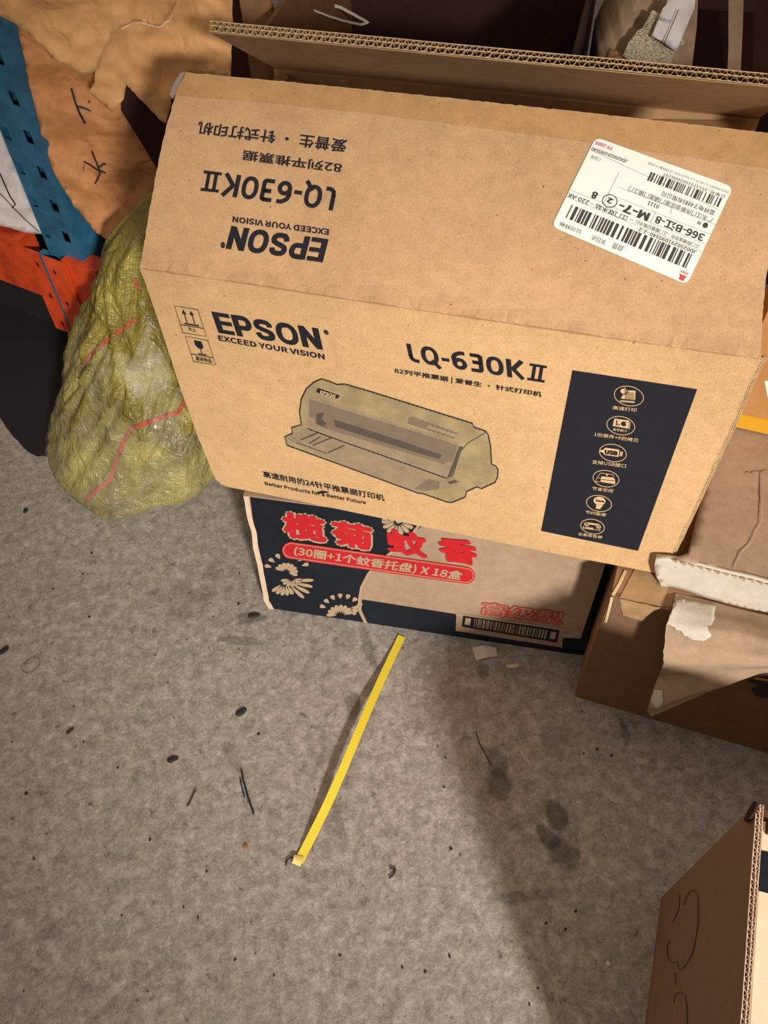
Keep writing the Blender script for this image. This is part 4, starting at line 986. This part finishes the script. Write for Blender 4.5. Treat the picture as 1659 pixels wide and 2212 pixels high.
for j in range(nT+1):
    for i in range(nS+1): vs.append(flapcurl(edgeo[j] + (.42-edgeo[j])*(i/nS)**1.3, j/nT))
for j in range(nT):
    for i in range(nS): a = j*(nS+1)+i; fs.append((a, a+1, a+nS+2, a+nS+1))
nv_ = len(vs); vs2 = vs + [v + gd*.0012 - UP*.0006 for v in vs]; fs2 = fs + [tuple(k+nv_ for k in reversed(f)) for f in fs]
torn = recalc(obj('torn_flap', vs2, fs2, M['kraft_grey'], big, smooth=True, label='torn paper-faced flap curling down'))
# pale bared fibre areas on the flap
tbv = BVHTree.FromPolygons(vs, fs)
def on_flap(px, py, h=.0016):
    r = ray(px, py).normalized(); loc, *_x = tbv.ray_cast(CAM, r)
    if loc is None:
        for dx in (3, 6, 10, 15, 22):
            for dy in (0, -6, 6):
                r = ray(px+dx, py+dy).normalized(); loc, *_x = tbv.ray_cast(CAM, r)
                if loc is not None: return loc - r*h
        return at(px, py, gA - gd*.03, -gd)
    return loc - r*h
for poly in ([(1454, 1292), (1548, 1308), (1540, 1345), (1530, 1358), (1538, 1374), (1520, 1386), (1492, 1382), (1468, 1366), (1446, 1350), (1436, 1345), (1438, 1320)],
             [(1398, 1490), (1432, 1492), (1432, 1512), (1428, 1530), (1416, 1532), (1406, 1514)]):
    v_, f_ = sheet(poly, on_flap, 8, lambda x, y: gd*.0006, jag=3, seed=4)
    recalc(obj('bared_fibre', v_, f_, M['fibre'], torn, smooth=True))

# low flat carton on top, white torn front
q_ = at(1455, 1207, gA + gd*.030, -gd); tz1 = q_.z
tA = gA + gu*(q_-gA).dot(gu) + gd*.030 
lowc = thing('flat_carton', 'flat grey-brown carton with a white torn front edge, on the floor carton', 'cardboard box', tuple(tA + gu*.3 + gd*.14 + UP*gH))
vs, fs = sheet([(0, 0), (.55, 0), (.55, .245), (.030, .245), (.014, .012)], lambda x, y: tA + gu*x + gd*y + UP*(tz1 + .0012*hashn(x*14, y*14, 3) + .0008*(1-2*abs(hashn(x*22, y*22, 5)))), .012, lambda x, y: -UP*.006)
recalc(obj('top_panel', vs, fs, M['kraft_grey'], lowc, smooth=True, label='creased grey-brown top'))
slab_obj('body', tA + gu*.030 + gd*.012 + UP*(gH+.001), gu*.50, gd*.230, UP*(tz1-gH-.008), M['kraft_dull'], lowc)
def band_pt(x, y): return tA + gu*x + UP*y - gd*(.001 + .002*hashn(x*30, y*30, 2) + .0015*hashn(x*9, 0, 6))
zz = tz1; bandp = [(-.018, zz-.005), (-.004, zz-.001), (.03, zz+.001), (.10, zz+.001), (.55, zz), (.55, gH+.002), (.2, gH+.002), (.05, gH+.002), (.010, gH+.003), (.000, zz-.058), (-.010, zz-.038), (-.016, zz-.020)]
vs, fs = sheet(bandp, band_pt, .008, lambda x, y: gd*.006, jag=.0012, seed=4)
recalc(obj('torn_front', vs, fs, M['fibre'], lowc, smooth=True, label='white bared paper along the front'))
# ragged brown remnant edge on the rim
cr = []
for i in range(60):
    x0 = -.002+i*.009; cr.append(([tA + gu*x0 + UP*(tz1+.0016) - gd*(.003), tA + gu*(x0+.009) + UP*(tz1+.0016) - gd*.003, tA + gu*(x0+.0045) + UP*(tz1-.001-.004*abs(hashn(i*1.7, 2))) - gd*.0046], [(0, 1, 2)]))
obj('rim_shreds', *merge(cr), M['kraft_grey'], lowc)
# creases on the top
cz = tz1 + .0022
def crease(pts, name='crease'):
    vs, fs = [], []; rs = resample(pts, 6, 2.5, 2, closed=False)
    for i, (x, y) in enumerate(rs):
        a = floor_at(x-4.5, y, tz1+.0011); b = floor_at(x, y, tz1+.0020); c_ = floor_at(x+4.5, y, tz1+.0011); vs += [a, b, c_]
        if i: k = 3*i; fs += [(k-3, k-2, k+1, k), (k-2, k-1, k+2, k+1)]
    obj(name, vs, fs, M['kraft_grey'], lowc, smooth=True)
crease([(1645, 1020), (1646, 1080), (1642, 1130), (1632, 1145), (1618, 1175), (1600, 1190), (1584, 1225)]); crease([(1610, 1022), (1640, 1018), (1659, 1016)])
# carton with yellow tape behind it
yA = at(1560, 925, gA + gd*.245, -gd); yf = Face(gA + gd*.245, -gd)
q0 = yf.p(1575, 958, 0); q0.z = tz1 + .003
bb = thing('taped_carton', 'orange-brown carton with yellow tape along its foot at the right edge', 'cardboard box', tuple(q0 + gu*.2 + gd*.1))
s_off = (q0 - gA).dot(gu); q0 = gA + gu*(s_off-.02) + gd*.245 + UP*(tz1+.003)
slab_obj('body', q0, gu*.45, gd*.06, UP*.215, M['kraft_orange'], bb)
slab_obj('yellow_tape', q0 - gd*.0006 + UP*.001, gu*.45, gd*.0005, UP*.022, plain('yellow_tape', K(216, 160, 40), .35), bb)
poly_on(yf, [(1651, 822), (1700, 830), (1700, 880), (1659, 862)], M['sticker'], bb, name='label_corner')
up_ = q0 + UP*.219
slab_obj('upper_carton', up_ + gd*.012, gu*.45, gd*.05, UP*.16, kraft('pale_orange_board', K(214, 158, 98), .3, .1), label='pale orange-brown carton above the taped carton, right of the raised flap', cat='cardboard box')

# ================================================================ open carton in the near right corner
eA = V((.3165, .2340, 0)); ed_ = (V((.257, .068, 0)) - V((.317, .233, 0))).normalized(); er = V((-ed_.y, ed_.x, 0)); eH = .354; eL = .315
if er.x < 0: er = -er
near = thing('near_carton', 'open double-wall carton at the lower right corner, dark outer side with faint outline print', 'cardboard box', tuple(eA + ed_*eL/2 + er*.2))
ef = Face(eA, -er)
nl = slab_obj('side_panel', eA, ed_*eL, er*.0009, UP*(eH-.001), kraft('near_carton_board', K(142, 112, 90), .15, .1), near, label='outer side with faint printed outlines')
slab_obj('inner_liner', eA + er*.0056, ed_*eL, er*.0009, UP*(eH-.001), M['kraft_in'], nl)
corrugated(eA + UP*(eH+.0004) + er*.0004, ed_, eL, -UP, .03, er, .0058, nl, M['flute_pale'], seed=5, p1=.0066, p2=.0060, wob=.0005)
slab_obj('back_panel', eA + er*.0065, er*.42, ed_*.006, UP*(eH-.010), M['kraft_dull'], near)
slab_obj('side_panel', eA + er*.42, er*.006, ed_*eL, UP*(eH-.010), M['kraft_dull'], near)
slab_obj('front_panel', eA + er*.0065 + ed_*(eL-.006), er*.414, ed_*.006, UP*(eH-.004), M['kraft_dull'], near)
slab_obj('bottom_panel', eA + er*.0065 + ed_*.006, er*.41, ed_*(eL-.014), UP*.006, M['kraft_dull'], near)
vs, fs = sheet([(1616, 1748), (1628, 1730), (1636, 1736), (1630, 1752), (1612, 1776), (1606, 1772)], lambda x, y: at(x, y, eA - er*.004 + ed_*.001, er), 10, lambda x, y: er*.002)
recalc(obj('torn_tab', vs, fs, M['maroon'], near))
# printed faint outlines (carrying hands) on the outer side
fa = plain('faint_print', K(72, 54, 44), .8)
line_on(ef, [(1477, 1955), (1482, 1937), (1490, 1926), (1498, 1923), (1506, 1928), (1508, 1945), (1508, 1975), (1507, 2000), (1500, 2040), (1494, 2062), (1480, 2085), (1470, 2096), (1465, 2092), (1464, 2080)], 1.6, fa, nl)
line_on(ef, [(1464, 2078), (1450, 2080), (1442, 2065), (1440, 2045), (1447, 2030)], 1.4, fa, nl); line_on(ef, [(1468, 1930), (1466, 1965), (1458, 1980), (1452, 1990)], 1.2, fa, nl)
line_on(ef, [(1458, 2100), (1458, 2120), (1462, 2128)], 1.2, fa, nl); line_on(ef, [(1454, 2165), (1460, 2146), (1470, 2142), (1480, 2150), (1484, 2180), (1484, 2230)], 1.5, fa, nl)
M['pale'] = kraft('pale_packing_board', K(226, 204, 176), .1, .06)
lid = slab_obj('packed_board', eA + er*.010 + ed_*.010 + UP*(eH-.022), er*.40, ed_*(eL-.022), UP*.012, M['pale'], label='pale printed board lying inside the near open carton', cat='board')
lf_ = Face(eA + UP*(eH-.010), UP)
poly_on(lf_, [(1625, 1833), (1700, 1848), (1700, 1940), (1625, 1921)], M['ink_navy'], lid, h=.0004, name='printed_band')
slab_obj('bundled_bag', eA + er*.012 + ed_*.011 + UP*(eH-.0095), er*.05, ed_*.010, UP*.012, M['maroon'], label='dark strip of bag at the far end of the near open carton', cat='bag')

# ================================================================ yellow strap on the floor
M['yellow'] = plain('yellow_strap', K(236, 212, 58), .42)
s0_ = V((645, 1862)); s1_ = V((868, 1374)); vs, fs = [], []; nS = 220
st = thing('packing_strap', 'yellow plastic packing strap on the concrete, running out from under the coil carton', 'strap', tuple(floor_at(750, 1630)))
for i in range(nS+1):
    t_ = i/nS; c_ = s0_.lerp(s1_, t_); c_.x += 3*math.sin(t_*math.pi) + 3*math.sin(2*math.pi*t_)
    z_ = .0022 + .016*math.sin(math.pi*min(1, t_*1.02))**1.3
    if t_ > .97: z_ = .0025
    dd = (s1_-s0_).normalized(); q = V((-dd.y, dd.x))*(10.0*(1-t_)+8.0*t_)
    A, B = floor_at(c_.x-q.x, c_.y-q.y, z_), floor_at(c_.x+q.x, c_.y+q.y, z_)
    rb = .00005*math.sin(i*1.9)*(1 if t_ < .75 else .2)
    vs += [A+UP*rb, B+UP*rb, B-UP*.0008, A-UP*.0008]
    if i: k = 4*i; fs += [(k-4, k-3, k+1, k), (k-3, k-2, k+2, k+1), (k-2, k-1, k+3, k+2), (k-1, k-4, k, k+3)]
fs += [(0, 1, 2, 3), (4*nS+3, 4*nS+2, 4*nS+1, 4*nS)]
recalc(obj('strap_band', vs, fs, M['yellow'], st))
ev = [floor_at(636, 1846, .004), floor_at(657, 1850, .004), floor_at(651, 1866, .009), floor_at(632, 1860, .009), floor_at(648, 1872, .0012), floor_at(630, 1864, .0012)]
obj('strap_end', ev + [v-UP*.0006 for v in ev], [(0, 1, 2, 3), (3, 2, 4, 5), (6, 9, 8, 7), (9, 11, 10, 8)], plain('strap_end_pale', K(240, 216, 130), .4), st, smooth=True, label='curled pale end of the strap')

# ================================================================ litter on the floor
def scrap(name, px, py, a, b, h, mat, label, cat='debris', group=None, ang=0, seed=1, n=9):
    c = floor_at(px, py, .0006); vs, fs = [], []
    for lv, (r_, z_) in enumerate(((1, 0), (.92, h*.6), (.55, h))):
        for k in range(n):
            t_ = 2*math.pi*k/n; rr_ = r_*(1+.35*hashn(math.cos(t_)*1.7, math.sin(t_)*1.7, seed))
            x_, y_ = a*rr_*math.cos(t_), b*rr_*math.sin(t_); ca, sa = math.cos(ang), math.sin(ang)
            vs.append(c + V((x_*ca-y_*sa, x_*sa+y_*ca, z_+.15*h*hashn(k*1.3, lv, seed))))
    for lv in range(2):
        for k in range(n): a_ = lv*n+k; b_ = lv*n+(k+1) % n; fs.append((a_, b_, b_+n, a_+n))
    fs += [tuple(range(2*n, 3*n)), tuple(reversed(range(n)))]
    return obj(name, vs, fs, mat, label=label, cat=cat, group=group)
dkm = plain('dark_debris', K(34, 31, 32), .7); bone = plain('pale_debris', K(205, 190, 165), .7); rust = plain('brown_debris', K(150, 108, 50), .7)
c0 = [floor_at(x, y, z) for x, y, z in ((1020, 1399, .001), (1045, 1394, .006), (1072, 1400, .003), (1074, 1418, .001), (1050, 1421, .005), (1028, 1427, .001))]
obj('paper_scrap', c0 + [v+UP*.0006 for v in c0], [(0, 1, 4, 5), (1, 2, 3, 4), (11, 10, 7, 6), (10, 9, 8, 7)], plain('white_scrap', K(212, 200, 190), .6), label='small white paper scrap on the floor in front of the coil carton', cat='paper scrap')
scrap('flake', 1107, 1438, .011, .003, .0008, bone, 'thin pale flake right of the white paper scrap', seed=3)
scrap('flake', 1314, 2081, .003, .003, .0012, bone, 'tiny pale flake alone on the shaded floor left of the near open carton', seed=8)
scrap('nut_shell', 530, 1829, .004, .0035, .002, rust, 'small yellow-brown crumb left of the strap end', seed=6)
for (x, y, a, b, an, sd, lb) in ((521, 1538, .009, .0045, .6, 2, 'black chip with a pale rim left of the strap, below the carton corner'), (372, 1640, .008, .005, .3, 4, 'black chip in the left middle of the floor'),
        (548, 1330, .010, .004, .1, 5, 'dark crumb beside the lower left corner of the coil carton'), (151, 1579, .006, .0025, .8, 9, 'elongated dark crumb at the far left of the floor'),
        (55, 1103, .004, .006, 0, 11, 'black crumb left of the yellow sack'), (8, 1405, .009, .004, .8, 12, 'dark smudge-like crumb at the left edge of the photo')):
    scrap('chip', x, y, a, b, .0022, dkm, lb, ang=an, seed=sd)
for i in range(70):
    x, y = random.uniform(20, 1380), random.uniform(1180, 2190)
    if 600 < x < 900 and 1350 < y < 1900: continue
    if x > 520 and y < 1440: continue
    a = random.uniform(.0008, .0026)
    scrap('crumb', x, y, a, a*random.uniform(.4, .9), .0009, dkm, 'tiny dark crumb on the bare concrete', group='tiny dark crumbs scattered over the floor', ang=random.uniform(0, 3), seed=i*1.3, n=6)
def wire(name, pts, r, mat, label, z=.002, cat='debris'):
    P_ = [floor_at(x, y, z) for x, y in resample(pts, 5, .6, 3, closed=False)]; vs, fs = [], []
    for i, p in enumerate(P_):
        t_ = (P_[min(i+1, len(P_)-1)] - P_[max(i-1, 0)]).normalized(); s_ = t_.cross(UP).normalized(); w_ = s_.cross(t_)
        for k in range(6): a_ = k*math.pi/3; vs.append(p + s_*r*math.cos(a_) + w_*r*math.sin(a_))
        if i:
            for k in range(6): a_ = 6*(i-1)+k; b_ = 6*(i-1)+(k+1) % 6; fs.append((a_, b_, b_+6, a_+6))
    fs += [tuple(range(6)), tuple(reversed(range(6*len(P_)-6, 6*len(P_))))]
    return recalc(obj(name, vs, fs, mat, label=label, cat=cat))
wire('bent_wire', [(842, 1876), (848, 1875), (854, 1877), (852, 1886), (845, 1893), (840, 1897)], .0009, dkm, 'bent dark hook of wire right of the strap end')
wire('twig', [(522, 1664), (525, 1685), (531, 1705), (538, 1730), (545, 1748), (548, 1758)], .0013, dkm, 'long black sliver left of the strap')
wire('twig', [(519, 1682), (522, 1700), (528, 1722)], .0009, dkm, 'short black sliver touching the long black sliver')
wire('twig', [(423, 1706), (416, 1718), (410, 1734), (404, 1742)], .0009, dkm, 'thin black sliver left of the long black sliver')
wire('wire_curl', [(617, 1869), (620, 1858), (626, 1853), (632, 1852)], .0009, dkm, 'small dark curl touching the strap end')
wire('hair_strand', [(1028, 1582), (1036, 1606), (1048, 1628), (1062, 1653)], .0006, dkm, 'fine dark hair-like line beside the upper footprint')
